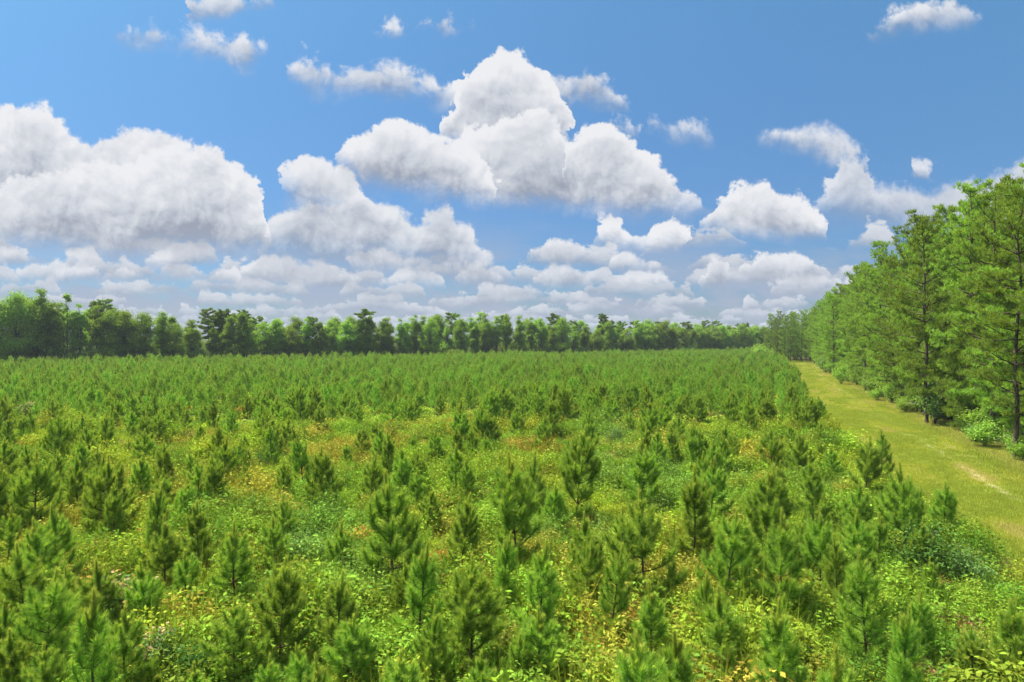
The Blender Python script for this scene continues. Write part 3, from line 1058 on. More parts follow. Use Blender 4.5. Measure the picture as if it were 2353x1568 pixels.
KITS = {s: [] for s in 'smb'}
for i in range(8):
    KITS['s'].append(pine_kit('s', 100 + i, h=3.5, spread=0.60, bushy=0.9))
    KITS['m'].append(pine_kit('m', 200 + i, h=3.5, spread=0.82))
    KITS['b'].append(pine_kit('b', 300 + i, h=3.5, spread=1.10, bushy=1.1))

pines = []      # x, y, height, shape, hand-placed?
for px, ty, by, s in SPOTS:
    x, y = ground_point(px, by)
    hh = CAM_H - (ty - HZF) * y / F
    hh = min(5.2, max(1.7, hh))
    y2 = (CAM_H - hh) * F / (ty - HZF)          # keep the tip where the photograph has it
    x, y = (px - CXF) / F * y2, y2
    pines.append([x, y, hh, s, True])

for _ in range(4000):
    if sum(1 for p in pines if p[4]) >= 205:
        break
    y = math.sqrt(RS.uniform(12.5 ** 2, 46.0 ** 2)) if RS.random() < 0.55 else RS.uniform(12.5, 26.0)
    x = RS.uniform(-0.76, 0.76) * y
    if x > float(field_edge(y)) - 1.8:
        continue
    if min((x - p[0]) ** 2 + (y - p[1]) ** 2 for p in pines) < 1.4 ** 2:
        continue
    pines.append([x, y, RS.uniform(2.2, 3.6), RS.choice(list('ssm')), True])
hand = np.array([(p[0], p[1]) for p in pines])
th = math.radians(20.0)
rows_d = np.array([math.sin(th), math.cos(th)])
rows_n = np.array([math.cos(th), -math.sin(th)])
rest = []
for i in range(-108, 68):
    for j in range(-40, 210):
        p = rows_n * (i * 2.7 + RS.normal() * 0.60) + rows_d * (j * 2.05 + RS.normal() * 0.5)
        x, y = p
        if y < 30 or x > field_edge(y) - 0.6 or y > field_far(x) - 1 or abs(x) > y * 0.80 + 14:
            continue
        if RS.random() < 0.10:
            continue
        rest.append((x, y))
rest = np.array(rest)
# keep off the hand-placed ones and out of the weedy clearings of the foreground
dmin = np.sqrt(((rest[:, None] - hand[None]) ** 2).sum(-1)).min(1)
px_r = CXF + rest[:, 0] / rest[:, 1] * F
py_r = HZF + CAM_H / rest[:, 1] * F
lim = np.interp(px_r, [0, 400, 620, 900, 1100, 1600, 1800, 2100, 2400, 2700], [1330, 1310, 1270, 1300, 1250, 1260, 1280, 1270, 1290, 1330])
ok = (dmin > 1.7) & ((py_r < lim) | ((py_r < lim + 160) & (RS.random(len(rest)) < 0.30)))
rest = rest[ok]
order = np.argsort(np.hypot(rest[:, 0], rest[:, 1]))
rest = rest[order]
hts = 3.15 + 0.9 * (fbm(rest, 26.0, 5) - 0.5) * 2 * 0.7 + RS.normal(size=len(rest)) * 0.38
hts = np.clip(hts + RS.normal(size=len(rest)) * 0.25, 1.7, 4.6)
seen = np.abs(rest[:, 0]) < rest[:, 1] * 0.77 + 1.0
n_near = 0
N_OBJ = 298
far_idx = []
for i in range(len(rest)):
    if seen[i] and len(pines) < N_OBJ:
        pines.append([rest[i, 0], rest[i, 1], hts[i], RS.choice(list('smmbb')), False])
    else:
        far_idx.append(i)
far_idx = np.array(far_idx)

# labels: hand-placed pines one by one, rank by rank; those of the crowded middle distance by the stretch they stand in
ranks = [(0, 15.5, 'rank along the bottom edge'), (15.5, 19.5, 'second rank from the bottom'), (19.5, 24.5, 'third rank from the bottom'),
         (24.5, 31.5, 'rank beside the weedy clearing'), (31.5, 40, 'rank behind the weedy clearing'), (40, 52, 'rank before the dense stand'),
         (52, 999, 'front of the dense stand')]
for p in pines:
    p.append(p[0] / p[1])
vis = [p for p in pines if p[4]]
rank_of = {}
for lo, hi, nm in ranks:
    rr = sorted([p for p in vis if lo <= p[1] < hi], key=lambda p: p[5])
    for k, p in enumerate(rr):
        rank_of[id(p)] = (k + 1, nm)
SH = {'s': 'slim', 'm': 'cone-shaped', 'b': 'broad bushy'}
for i, p in enumerate(pines):
    x, y, hh, s, hp, _ = p
    kit = KITS[s][int(RS.integers(0, 8))]
    k = hh / 3.5
    kx = k ** 0.7 * RS.uniform(0.98, 1.2)
    if hp:
        n_, nm = rank_of[id(p)]
        tall = 'tall' if hh > 3.7 else ('short' if hh < 2.6 else 'mid-height')
        lab = '%s %s young pine, %s from left, %s' % (tall, SH[s], ordinal(n_), nm)
        grp = 'young planted pines of the foreground'
    else:
        band = 'left' if p[5] < -0.38 else ('centre left' if p[5] < 0 else ('centre right' if p[5] < 0.30 else 'right beside the grass track'))
        lab = 'young pine crowded into the dense stand of the middle distance, %s' % band
        grp = 'young pines of the dense middle stand, %s' % band
    plant('young_pine', kit, (x, y, 0), RS.random() * 6.28, (kx, kx, k), lab, 'pine tree', grp, tilt=(RS.normal() * 0.045, RS.normal() * 0.045))

# the far part of the plantation: thousands of pines
far_kits = []
for i in range(6):
    w_, c_, l_ = young_pine(500 + i, h=3.5, spread=(0.8, 0.95, 1.05, 1.15, 0.85, 1.05)[i], per_m=66, width=0.034, nlen=0.24)
    for g_ in (l_,):
        c_.add(np.concatenate(g_.v), np.arange(g_.n).reshape(-1, 3) if True else None, np.concatenate(g_.r), np.concatenate(g_.tp))
    far_kits.append(c_.mesh('distant_pine', M_NEEDLE_FAR))
fp = rest[far_idx]
nf_ = len(fp)
fk = hts[far_idx] / 3.5
scatter('distant_young_pines', far_kits, np.column_stack([fp, np.zeros(nf_)]),
        np.column_stack([np.zeros(nf_), np.zeros(nf_), RS.random(nf_) * 6.28]),
        np.column_stack([fk * RS.uniform(0.85, 1.15, nf_), fk * RS.uniform(0.85, 1.15, nf_), fk]),
        RS.integers(0, 6, nf_), np.ones((nf_, 4)))
bpy.data.objects['distant_young_pines']['label'] = 'dense sea of young planted pines filling the far part of the field'

# ------------------------------------------------------------------ undergrowth
UK = [bramble(1, 0.65, 0.65, 600, 0.072), bramble(2, 0.75, 0.60, 560, 0.078, 0.5), bramble(3, 0.5, 0.75, 620, 0.068, 0.6),
      bramble(4, 0.95, 0.60, 560, 0.082, 0.42), bramble(5, 0.75, 0.85, 700, 0.078, 0.55), bramble(6, 1.05, 0.65, 620, 0.082, 0.5)]
UK = [g.mesh('bramble_mound', M_UNDER) for g in UK]
LK = [bramble(11, 0.7, 0.9, 150, 0.20, 0.6), bramble(12, 0.9, 0.8, 150, 0.22, 0.55), bramble(13, 0.6, 1.0, 150, 0.20, 0.6)]
LK = [g.mesh('bramble_mound_far', M_UNDER) for g in LK]


def fan(n, y0, y1, side=1.0):
    """points evenly spread over the ground seen between two distances"""
    y = np.sqrt(RS.uniform(y0 ** 2, y1 ** 2, n))
    x = RS.uniform(-1, 1, n) * (y * 0.80 + 3.0 * side)
    return np.column_stack([x, y])


PATCH = [   # px, py in the photograph (ground), radius m, kind
    (410, 1370, 2.6, 'dry'), (555, 1350, 2.4, 'dry'), (1130, 1375, 2.6, 'dry'), (1020, 1370, 2.2, 'rust'), (1600, 1370, 3.2, 'rust'), (1680, 1350, 2.5, 'rust'),
    (1850, 1390, 2.6, 'dry'), (510, 1590, 2.0, 'rust'), (880, 1540, 2.0, 'rust'), (700, 1330, 3.0, 'rust'), (1320, 1300, 4.0, 'gold'),
    (980, 1400, 3.0, 'gold'), (1980, 1320, 2.4, 'rust'), (700, 1500, 2.2, 'gold'), (460, 1480, 2.2, 'gold'), (620, 1760, 1.5, 'gold'), (2790, 2030, 0.7, 'dry'),
    (2840, 1890, 0.7, 'dry'), (1300, 1710, 1.0, 'rust'), (1900, 1480, 2.5, 'blue'), (2010, 1430, 2.6, 'blue'), (1700, 1640, 1.6, 'blue'),
    (2100, 1440, 2.0, 'blue'), (950, 1660, 1.2, 'blue'), (250, 1840, 1.2, 'rust'), (280, 1700, 1.5, 'rust'), (300, 1580, 1.6, 'gold'), (2900, 1920, 0.7, 'dry'),
    (420, 1290, 3.0, 'gold'), (2550, 1560, 2.5, 'mid'), (2400, 1700, 2.5, 'mid'), (1900, 1900, 1.6, 'gold'), (2000, 2000, 1.4, 'rust')]
PAL = {'lime': (0.305, 0.400, 0.038), 'mid': (0.220, 0.350, 0.036), 'deep': (0.140, 0.255, 0.030), 'gold': (0.345, 0.335, 0.050), 'rust': (0.440, 0.265, 0.056),
       'blue': (0.195, 0.330, 0.052), 'dry': (0.440, 0.290, 0.130)}
KINDS_ = list(PAL)
PV = np.array([PAL[k] for k in KINDS_])


def under_tint(p):
    n = len(p)
    a = fbm(p, 5.0, 31); b = fbm(p, 3.2, 61); c = fbm(p, 8.0, 91)
    k = np.full(n, KINDS_.index('lime'))
    k[a < 0.54] = KINDS_.index('mid')
    k[(b > 0.71)] = KINDS_.index('gold')
    k[(b < 0.38)] = KINDS_.index('deep')
    k[(c > 0.74)] = KINDS_.index('blue')
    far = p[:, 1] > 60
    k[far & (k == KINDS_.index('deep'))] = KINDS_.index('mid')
    for px, py, r, kind in PATCH:
        d = CAM_H * F / (py - HZF)
        c0 = np.array([(px - CXF) / F * d, d])
        q = ((p - c0) * np.array([1.0, 0.75]))
        hit = (np.sqrt((q ** 2).sum(1)) < r * (0.6 + 1.1 * RS.random(n))) & (RS.random(n) < 0.85)
        k[hit] = KINDS_.index(kind)
    # a few strays everywhere
    st = RS.random(n) < 0.22
    k[st] = RS.integers(0, 5, st.sum())
    t = PV[k] * RS.uniform(0.75, 1.25, (n, 1)) * RS.uniform(0.9, 1.1, (n, 3))
    return k, np.column_stack([t, np.ones(n)])


near = fan(17500, 9.0, 62.0)
near = near[near[:, 0] < field_edge(near[:, 1]) + RS.normal(size=len(near)) * 0.5 - 0.3]
kind, tnt = under_tint(near)
sc = RS.uniform(0.75, 1.35, len(near)) * (0.52 + 1.85 * fbm(near, 3.0, 17) ** 1.5)
flat_ = np.where((kind == KINDS_.index('dry')) | (kind == KINDS_.index('rust')), 0.6, 1.0)
ix = RS.integers(0, 6, len(near))
scatter('undergrowth', UK, np.column_stack([near, np.zeros(len(near))]),
        np.column_stack([RS.normal(size=(len(near), 2)) * 0.08, RS.random(len(near)) * 6.28]),
        np.column_stack([sc * 1.25, sc * 1.25, sc * flat_ * RS.uniform(0.7, 1.15, len(near))]), ix, tnt)
bpy.data.objects['undergrowth']['label'] = 'tangle of brambles and weeds in lime, green and rust between the young pines'

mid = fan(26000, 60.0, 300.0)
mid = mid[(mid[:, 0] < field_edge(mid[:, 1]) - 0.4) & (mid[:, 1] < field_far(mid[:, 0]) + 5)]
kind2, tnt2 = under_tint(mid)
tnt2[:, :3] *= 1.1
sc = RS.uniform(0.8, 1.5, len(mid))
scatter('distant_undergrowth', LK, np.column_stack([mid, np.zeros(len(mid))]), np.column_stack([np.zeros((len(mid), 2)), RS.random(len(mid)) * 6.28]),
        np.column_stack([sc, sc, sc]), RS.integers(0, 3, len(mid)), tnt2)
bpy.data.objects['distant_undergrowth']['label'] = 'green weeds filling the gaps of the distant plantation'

# dry grass and weeds standing up among it
DK = [tuft(21, 0.75, 0.16, 110, 0.009, 0.40).mesh('dry_tuft', M_DRY), tuft(22, 0.6, 0.22, 110, 0.009, 0.5).mesh('dry_tuft', M_DRY), tuft(23, 0.9, 0.14, 90, 0.010, 0.3).mesh('dry_tuft', M_DRY)]
gp = fan(3800, 9.5, 55.0)
gp = gp[gp[:, 0] < field_edge(gp[:, 1]) + 0.8]
wgt = np.full(len(gp), 0.13)
for px, py, r, kd in PATCH:
    if kd == 'dry':
        d = CAM_H * F / (py - HZF)
        q = np.sqrt(((gp - np.array([(px - CXF) / F * d, d])) ** 2).sum(1))
        wgt = np.maximum(wgt, np.exp(-(q / r) ** 2))
edge_d = np.abs(gp[:, 0] - field_edge(gp[:, 1]))
wgt = np.maximum(wgt, 0.7 * np.exp(-(edge_d / 1.0) ** 2))
gp = gp[RS.random(len(gp)) < wgt]
ng = len(gp)
tb = np.array([(0.36, 0.25, 0.12), (0.30, 0.17, 0.09), (0.26, 0.26, 0.06)])[RS.integers(0, 3, ng)] * RS.uniform(0.8, 1.2, (ng, 1))
s_ = RS.uniform(0.8, 1.4, ng)
scatter('dry_grass', DK, np.column_stack([gp, np.zeros(ng)]), np.column_stack([np.zeros((ng, 2)), RS.random(ng) * 6.28]), np.column_stack([s_, s_, s_]),
        RS.integers(0, 3, ng), np.column_stack([tb, np.ones(ng)]))
bpy.data.objects['dry_grass']['label'] = 'tan and reddish dry grass standing between the weeds'

# short grass of the track
GK = [tuft(31, 0.13, 0.16, 60, 0.010, 0.5).mesh('turf_tuft', M_DRY), tuft(32, 0.10, 0.20, 60, 0.010, 0.6).mesh('turf_tuft', M_DRY), tuft(33, 0.18, 0.15, 55, 0.010, 0.45).mesh('turf_tuft', M_DRY)]
n = 75000
y = np.exp(RS.uniform(np.log(16), np.log(252), n))
a_, b_ = field_edge(y) - 0.8, track_right(y) + 2.4
tp_ = np.column_stack([a_ + (b_ - a_) * RS.random(n), y])
xa = np.interp(y, [0, 49, 90, 330], [14.0, 31.6, 46.0, 132.0])
rt = np.minimum(np.abs(tp_[:, 0] - xa), np.abs(tp_[:, 0] - xa - 1.9)) + 0.5 * fbm(np.column_stack([tp_[:, 0] * 0.4, tp_[:, 1]]), 3.0, 41)
bare = fbm(np.column_stack([tp_ @ rows_n, (tp_ @ rows_d) * 0.16]), 1.3, 53)
keep = RS.random(n) < np.clip(rt / 0.55, np.where(bare > 0.44, 0.03, 0.5), 1)
tp_ = tp_[keep]; rt = rt[keep]
u_ = (tp_[:, 0] - field_edge(tp_[:, 1])) / (track_right(tp_[:, 1]) - field_edge(tp_[:, 1]))
n = len(tp_)
rot_ = np.array([tp_ @ rows_n, (tp_ @ rows_d) * 0.22]).T
st_ = 0.6 * fbm(rot_, 1.6, 77) + 0.4 * fbm(tp_, 5.0, 78)
ct = np.where(st_[:, None] > 0.5, np.array([[0.450, 0.490, 0.070]]), np.array([[0.360, 0.430, 0.060]]))
ct = np.where((st_[:, None] > 0.60) | ((u_[:, None] > 0.97) & (RS.random((n, 1)) < 0.4)), np.array([[0.520, 0.480, 0.140]]), ct) * RS.uniform(0.8, 1.2, (n, 1))
s_ = RS.uniform(0.7, 1.3, n) * np.where(u_ > 0.9, 1.5, 1.0)
scatter('track_grass', GK, np.column_stack([tp_, np.full(n, 0.01)]), np.column_stack([np.zeros((n, 2)), RS.random(n) * 6.28]),
        np.column_stack([s_ * 1.3, s_ * 1.3, s_]), RS.integers(0, 3, n), np.column_stack([ct, np.ones(n)]))
bpy.data.objects['track_grass']['label'] = 'short yellow-green grass of the mown track'

# ------------------------------------------------------------------ forest on the right of the track
def kit_of(parts):
    return [(nm, g.mesh(nm + '_mesh', mt)) for nm, g, mt in parts]


EDGE, INNER = [], []
for i in range(5):
    w_, c_, d_ = mature_pine(40 + i, h=22, base=(0.12, 0.17, 0.13, 0.22, 0.09)[i], spread=(3.9, 3.6, 4.2, 3.6, 3.8)[i], tufts=1.3)
    EDGE.append(kit_of([('trunk', w_, M_BARK_PINE), ('crown', c_, M_NEEDLE_OLD), ('dead_branch', d_, M_TWIG)]))
for i in range(3):
    w_, c_, d_ = mature_pine(60 + i, h=22, base=0.26, spread=3.5, tufts=1.3, tuft=12, width=0.06)
    INNER.append(kit_of([('trunk', w_, M_BARK_PINE), ('crown', c_, M_NEEDLE_OLD)]))

edge_trees = []
s_y = 44.0
while s_y < 258:
    x = float(track_right(s_y)) + 2.6 + RS.normal() * 0.9
    edge_trees.append((x, s_y + RS.normal() * 0.6))
    s_y += 3.6 + RS.random() * 2.0 + s_y * 0.006


edge_trees += [(89.5, 224.0), (93.0, 228.0), (96.0, 226.0), (99.0, 230.0), (90.5, 232.0), (95.0, 242.0), (91.0, 240.0), (95.5, 236.0), (100.5, 243.0), (104.0, 238.5), (109.0, 246.0), (97.0, 251.0), (93.5, 246.0), (99.0, 239.0), (102.0, 247.0)]


def forest_h(y):
    return float(np.interp(y, [40, 60, 90, 146, 200, 300], [21.4, 21.8, 21.6, 19.6, 18.0, 16.5]))


for k, (x, y) in enumerate(edge_trees):
    hh = forest_h(y) * RS.uniform(0.86, 1.04) if x / y > 0.445 else RS.uniform(14.0, 17.5)
    kk = hh / 22.0
    far_word = 'near the camera' if y < 80 else ('halfway along the track' if y < 150 else 'toward the far end of the track')
    lab = 'mature pine %s, %s from the near end of the forest edge' % (('with low boughs', 'with bare lower trunk')[k % 5 in (1, 3)], ordinal(k + 1))
    plant('mature_pine', EDGE[k % 5], (x, y, 0), RS.random() * 6.28, (kk, kk, kk), lab, 'pine tree', 'mature pines along the edge of the track')
for k, y in enumerate((27.0, 31.0, 35.0, 39.5)):
    kk = 1.02 + 0.05 * math.sin(k * 2.1)
    plant('mature_pine', EDGE[(k * 2 + 1) % 5], (float(track_right(y)) + 4.4, y, 0), k * 1.7, (kk, kk, kk),
          'mature pine of the forest edge just beyond the right border of the view', 'pine tree', 'mature pines beyond the right border')
for row_, off, step in ((1, 6.0, 2.6), (2, 10.5, 3.4), (3, 16.0, 4.4)):
    s_y = 26.0
    while s_y < 300:
        x = float(track_right(s_y)) + off + RS.normal() * 1.0
        hh = forest_h(s_y) * RS.uniform(0.94, 1.10)
        kk = hh / 22.0
        if x / s_y < 1.3:
            plant('mature_pine', INNER[int(RS.integers(0, 3))], (x, s_y + RS.normal(), 0), RS.random() * 6.28, (kk, kk, kk),
                  'mature pine standing behind the forest edge, only its upper crown rising over it', 'pine tree', 'mature pines behind the forest edge')
        s_y += step + RS.random() * 2 + s_y * 0.008

# young bushy pines with boughs to the ground in front of the tall ones
LOW = []
for i in range(3):
    w_, c_, d_ = mature_pine(65 + i, h=9, base=0.06, spread=(2.3, 2.8, 2.0)[i], tufts=1.5, tuft=14, width=0.04)
    LOW.append(kit_of([('trunk', w_, M_BARK_PINE), ('crown', c_, M_NEEDLE_OLD)]))
y = 50.0
k = 0
while y < 235:
    k += 1
    s = RS.uniform(0.5, 1.15)
    plant('pine_sapling', LOW[k % 3], (float(track_right(y)) + 3.4 + RS.normal() * 0.9, y, 0), RS.random() * 6.28, (s, s, s),
          'low bushy pine under the tall forest edge, %s from its near end' % ordinal(k), 'pine tree', 'low bushy pines along the forest edge')
    y += RS.uniform(2.6, 6.0)

# ------------------------------------------------------------------ far tree line
BL, FP = [], []
for i in range(6):
    w_, c_ = broadleaf(70 + i, h=17, r=(4.8, 5.4, 4.2, 5.2, 4.0, 5.6)[i], base=(0.0, 0.02, 0.0, 0.03, 0.0, 0.0)[i], n=13000, blobs=48, size=0.36)
    BL.append(kit_of([('trunk', w_, M_BARK_GREY), ('crown', c_, M_LEAF if i % 2 == 0 else M_LEAF_OLIVE)]))
for i in range(3):
    w_, c_ = broadleaf(170 + i, h=17, r=(3.4, 4.0, 3.0)[i], base=(0.14, 0.20, 0.10)[i], n=7000, blobs=34, size=0.34, slim=0.85)
    BL.append(kit_of([('trunk', w_, M_BARK_GREY), ('crown', c_, (M_LEAF, M_LEAF_OLIVE, M_LEAF)[i])]))
wl, cl = broadleaf(90, h=20, r=3.0, base=0.35, n=2300, size=0.40, slim=0.8, blobs=12)
SLIM = kit_of([('trunk', wl, M_BARK_GREY), ('crown', cl, M_LEAF)])
for i in range(3):
    w_, c_, d_ = mature_pine(80 + i, h=20, base=(0.45, 0.52, 0.38)[i], spread=(3.9, 3.6, 3.3)[i], tufts=3.4, tuft=13, width=0.085, flat=True)
    FP.append(kit_of([('trunk', w_, M_BARK_PINE), ('crown', c_, M_NEEDLE_DARK)]))

PROFX = [0, 60, 120, 155, 200, 240, 300, 380, 440, 470, 540, 600, 640, 700, 760, 835, 900, 960, 1030, 1080, 1130, 1200, 1280, 1390, 1460, 1550, 1650, 1700, 1750, 1800]
PROFY = [668, 660, 672, 680, 692, 684, 700, 712, 728, 712, 712, 718, 722, 718, 722, 716, 716, 716, 707, 705, 710, 722, 726, 732, 730, 732, 736, 738, 746, 750]


def tree_top(x, y):
    px = 1176.5 + x / y * 1569
    return CAM_H + (769 - np.interp(px, PROFX, PROFY)) / 1569 * y


front = []
x = -172.0
while x < 150:
    y = float(field_far(x)) + 4 + RS.normal() * 1.2
    front.append((x, y))
    x += 2.9 + RS.random() * 2.2
SHAPES = ['rounded', 'wide-spreading', 'narrow', 'dome-shaped', 'upright', 'broad', 'slender open', 'loose-crowned', 'thin']
for k, (x, y) in enumerate(front):
    i = int(RS.integers(0, 9))
    hh = float(tree_top(x, y)) * RS.uniform(0.76, 1.0)
    kk = hh / 17.0
    kw = min(max(kk, 0.72), 1.0) * RS.uniform(0.85, 1.1)
    lab = '%s green broadleaf tree, %s from the left along the far tree line' % (SHAPES[i], ordinal(k + 1))
    plant('broadleaf_tree', BL[i], (x, y, 0), RS.random() * 6.28, (kw, kw, kk), lab, 'tree', 'broadleaf trees of the far tree line')
x = -176.0
kb = 0
while x < 150:
    y = float(field_far(x)) + 11 + RS.normal() * 1.5
    px = 1176.5 + x / y * 1569
    pine = (455 < px < 620 and RS.random() < 0.85) or (640 < px < 720 and RS.random() < 0.5) or RS.random() < (0.45 if px > 1000 else (0.32 if px > 450 else 0.12))
    hh = float(tree_top(x, y)) * (RS.uniform(0.93, 1.02) if pine else RS.uniform(0.78, 1.0))
    if pine:
        kk = hh / 20.0
        plant('mature_pine', FP[int(RS.integers(0, 3))], (x, y, 0), RS.random() * 6.28, (kk, kk, kk),
              'dark pine with a flat-topped crown rising behind the far broadleaf trees', 'pine tree', 'dark pines of the far tree line')
    else:
        kk = hh / 17.0
        kw = max(kk, 0.75)
        plant('broadleaf_tree', BL[int(RS.integers(0, 9))], (x, y, 0), RS.random() * 6.28, (kw, kw, kk),
              'broadleaf tree behind the front of the far tree line, only its top showing', 'tree', 'broadleaf trees behind the far tree line')
    x += 4.4 + RS.random() * 2.4
x = -180.0
while x < 150:
    y = float(field_far(x)) + 19 + RS.normal() * 2
    kk = float(tree_top(x, y)) * RS.uniform(0.86, 0.96) / 17.0
    plant('broadleaf_tree', BL[int(RS.integers(0, 9))], (x, y, 0), RS.random() * 6.28, (max(kk, 0.8) * 1.15, max(kk, 0.8) * 1.15, kk),
          'broadleaf tree deep in the wood behind the far tree line', 'tree', 'broadleaf trees deep in the far wood')
    x += 6.5 + RS.random() * 3

# single trees that stand out of the far line: px of tip, y of tip (2353 wide photograph), kind, label
for px, py, kd, sx, lab in (
        (155, 672, 'slim', 0.8, 'tall slender pale tree with a thin crown, standing apart at the far left'),
        (95, 657, 'broad', 0.85, 'tallest light green broadleaf tree at the left end of the far tree line'),
        (238, 680, 'pine', 0.9, 'dark flat-topped pine behind the light green trees at far left'),
        (480, 706, 'pine', 1.0, 'tall dark pine at the left of the dark pine clump in the far tree line'),
        (515, 709, 'pine', 1.0, 'tall dark pine in the middle of the dark pine clump'),
        (560, 711, 'pine', 0.9, 'dark pine with open crown at the right of the dark pine clump'),
        (835, 705, 'pine', 1.1, 'tall dark pine with bare straight trunk in front of the far tree line'),
        (1270, 716, 'pine', 0.9, 'flat-topped pine showing above the far trees right of the centre'),
        (1385, 720, 'pine', 0.9, 'small-crowned pine showing above the far trees below the cloud gap')):
    x0 = (px - 1176.5) / 1569
    y = 200.0
    for _ in range(12):
        y = float(field_far(x0 * y)) + (4.5 if kd != 'pine' or px == 835 else 10.0)
    hh = CAM_H + (769 - py) / 1569 * y
    kitx, hk = {'slim': (SLIM, 20.0), 'broad': (BL[7], 17.0), 'pine': (FP[px % 3], 20.0)}[kd]
    kk = hh / hk
    plant('mature_pine' if kd == 'pine' else 'broadleaf_tree', kitx, (x0 * y, y, 0), RS.random() * 6.28, (kk * sx, kk * sx, kk), lab, 'pine tree' if kd == 'pine' else 'tree')

# ------------------------------------------------------------------ shrubs
SHK = []
for i in range(4):
    w_, c_ = shrub(120 + i, h=2.4, r=1.5, n=1500, size=0.19)
    SHK.append(kit_of([('stem', w_, M_BARK_GREY), ('foliage', c_, M_LEAF_OLIVE)]))
PALE = []
for i in range(2):
    w_, c_ = shrub(130 + i, h=2.4, r=1.3, n=1400, size=0.19)
    PALE.append(kit_of([('stem', w_, M_BARK_GREY), ('foliage', c_, M_LEAF_PALE)]))
k = 0
x = -150.0
while x < 100:
    y = float(field_far(x)) + 1.5 + RS.normal() * 0.8
    s = RS.uniform(0.9, 2.1) * (1.2 if x < -40 else 1.0)
    pale = RS.random() < 0.45
    k += 1
    plant('shrub', (PALE if pale else SHK)[int(RS.integers(0, 2))], (x, y, 0), RS.random() * 6.28, (s, s, s),
          '%s shrub at the foot of the far tree line, %s from the left' % ('pale green' if pale else 'mid-green', ordinal(k)), 'shrub', 'shrubs along the far tree line')
    x += RS.uniform(2.5, 5)
x = -165.0
while x < 140:
    s = RS.uniform(1.5, 3.0)
    plant('shrub', SHK[int(RS.integers(0, 4))], (x, float(field_far(x)) + 7 + RS.normal() * 1.5, 0), RS.random() * 6.28, (s, s, s * 1.1),
          'understorey shrub in the shade behind the front of the far tree line', 'shrub', 'understorey shrubs of the far wood')
    x += RS.uniform(1.6, 3.2)
k = 0
y = 48.0
while y < 200:
    x = float(track_right(y)) + 1.9 + RS.normal() * 0.9
    s = RS.uniform(0.45, 1.35)
    pale = RS.random() < 0.08
    k += 1
    plant('shrub', PALE[k % 2] if pale else SHK[k % 4], (x, y, 0), RS.random() * 6.28, (s * RS.uniform(0.8, 1.4), s * RS.uniform(0.8, 1.4), s * RS.uniform(0.7, 1.6)),
          '%s shrub under the pines of the forest edge, %s from the near end' % ('pale-leaved' if pale else 'leafy green', ordinal(k)), 'shrub', 'shrubs under the forest edge')
    y += RS.uniform(1.3, 3.6)
for x, y, s in ((86, 236, 2.2), (90, 233, 1.8), (94, 239, 2.4), (98, 235, 2.0), (102, 241, 2.3), (107, 243, 2.0), (88, 243, 2.5), (100, 247, 2.6)):
    plant('shrub', SHK[int(s * 10) % 4], (x, y, 0), x, (s, s, s), 'leafy shrub closing the far end of the grass track', 'shrub', 'shrubs at the far end of the track')
# understorey behind the first pines: keeps the wood dark and leafy between the trunks
k = 0
y = 50.0
while y < 200:
    x = float(track_right(y)) + 7.5 + RS.normal() * 1.5
    s = RS.uniform(1.3, 2.6)
    k += 1
    plant('shrub', SHK[k % 4], (x, y, 0), RS.random() * 6.28, (s, s, s * 1.2),
          'shady understorey shrub between the trunks behind the forest edge', 'shrub', 'understorey shrubs in the pine forest')
    y += RS.uniform(1.6, 3.4)

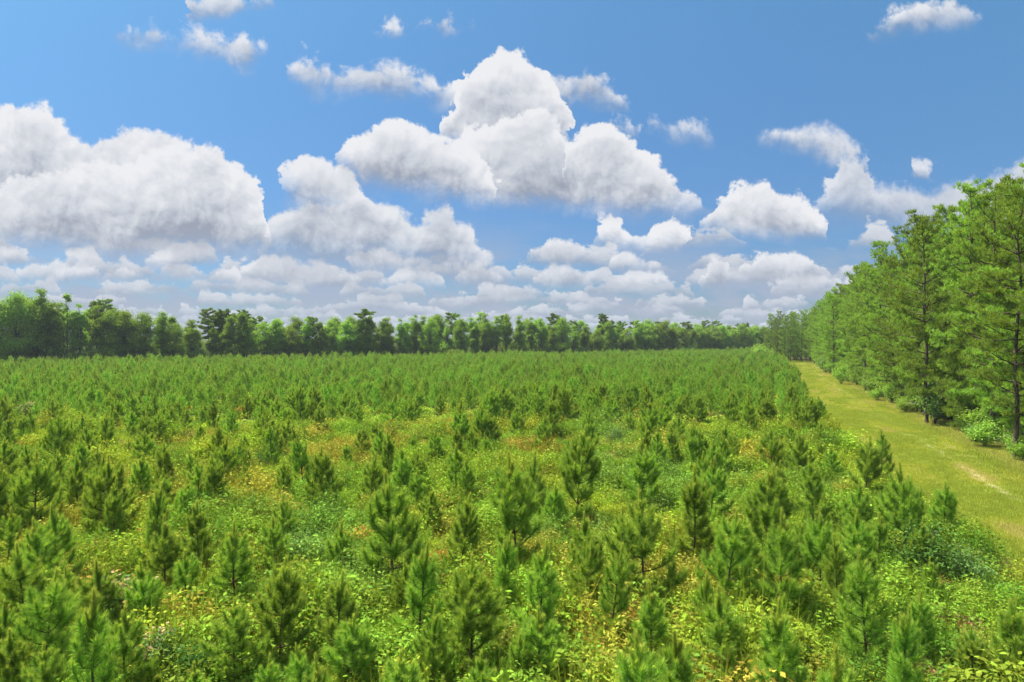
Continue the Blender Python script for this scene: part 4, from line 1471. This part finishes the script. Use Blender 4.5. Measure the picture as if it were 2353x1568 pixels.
# shrubs that stand out among the young pines: px, foot y (photograph), height, radius, look, label
w1, c1 = shrub(150, h=1.8, r=0.75, n=1000, size=0.13, upright=0.3, tipfrac=0.75)
TIPPED = kit_of([('stem', w1, M_BARK_GREY), ('foliage', c1, M_LEAF_PALE)])
w1, c1 = shrub(151, h=1.6, r=1.1, n=2000, size=0.10)
PALE_N = kit_of([('stem', w1, M_BARK_GREY), ('foliage', c1, M_LEAF_PALE)])
w1, c1 = shrub(152, h=1.5, r=1.1, n=2200, size=0.09)
DARK_N = kit_of([('stem', w1, M_BARK_GREY), ('foliage', c1, M_LEAF_DARK)])
for px, by, hh, kit, kh, lab in (
        (375, 1900, 2.2, TIPPED, 1.8, 'pale sweetgum sapling with pinkish tips at the lower left'),
        (470, 2040, 1.7, TIPPED, 1.8, 'pinkish-tipped sapling cut by the bottom edge left of centre'),
        (250, 2030, 1.3, TIPPED, 1.8, 'low pink-tipped sapling beside the slim pine at the bottom left'),
        (900, 1700, 1.6, PALE_N, 1.6, 'pale silvery-leaved shrub left of centre in the foreground'),
        (800, 1245, 2.8, PALE_N, 1.6, 'white-flecked pale shrub standing among the dense pines left of centre'),
        (80, 1270, 2.6, TIPPED, 1.8, 'pale sapling with creamy tips among the dense pines at the left edge'),
        (775, 1410, 1.5, DARK_N, 1.5, 'round dark green bush at the edge of the weedy clearing'),
        (540, 1690, 1.2, DARK_N, 1.5, 'dark bush in the hollow of the left foreground'),
        (2780, 1730, 2.2, DARK_N, 1.5, 'large dark glossy bush beside the grass track at the right'),
        (2900, 1740, 1.5, PALE_N, 1.6, 'lighter leafy bush between the dark bush and the grass track'),
        (2160, 1530, 1.3, DARK_N, 1.5, 'dark hollow bush right of centre behind the slim pine'),
        (1850, 1330, 1.6, PALE_N, 1.6, 'pale blue-green shrub behind the weedy clearing right of centre'),
        (1420, 1520, 1.3, DARK_N, 1.5, 'dark round bush below the bushy pine in the centre'),
        (1340, 1190, 2.6, PALE_N, 1.6, 'cream-tipped shrub in the dense pines at the centre'),
        (590, 2040, 1.3, DARK_N, 1.5, 'small dark evergreen bush at the bottom left')):
    x, y = ground_point(px, by)
    s = hh / kh
    plant('shrub', kit, (x, y, 0), RS.random() * 6.28, (s, s, s), lab, 'shrub')

# ------------------------------------------------------------------ air
HZ = 0.00016
bm_v = [(-1600, -1600, -1.0), (1600, -1600, -1.0), (1600, 1600, -1.0), (-1600, 1600, -1.0),
        (-1600, -1600, 27.0), (1600, -1600, 27.0), (1600, 1600, 27.0), (-1600, 1600, 27.0)]
hm = bpy.data.meshes.new('haze_box')
hm.from_pydata(bm_v, [], [(0, 3, 2, 1), (4, 5, 6, 7), (0, 1, 5, 4), (1, 2, 6, 5), (2, 3, 7, 6), (3, 0, 4, 7)])
hmat = bpy.data.materials.new('haze_air')
hmat.use_nodes = True
hmat.node_tree.nodes.clear()
hq = NB(hmat.node_tree)
pv_ = hq.new('ShaderNodeVolumePrincipled')
pv_.inputs['Color'].default_value = (0.80, 0.88, 1.0, 1)
pv_.inputs['Density'].default_value = HZ
ho = hq.new('ShaderNodeOutputMaterial')
hq.link(pv_.outputs[0], ho.inputs['Volume'])
hm.materials.append(hmat)
hz_ = mesh_obj('haze', hm)
hz_['kind'] = 'stuff'
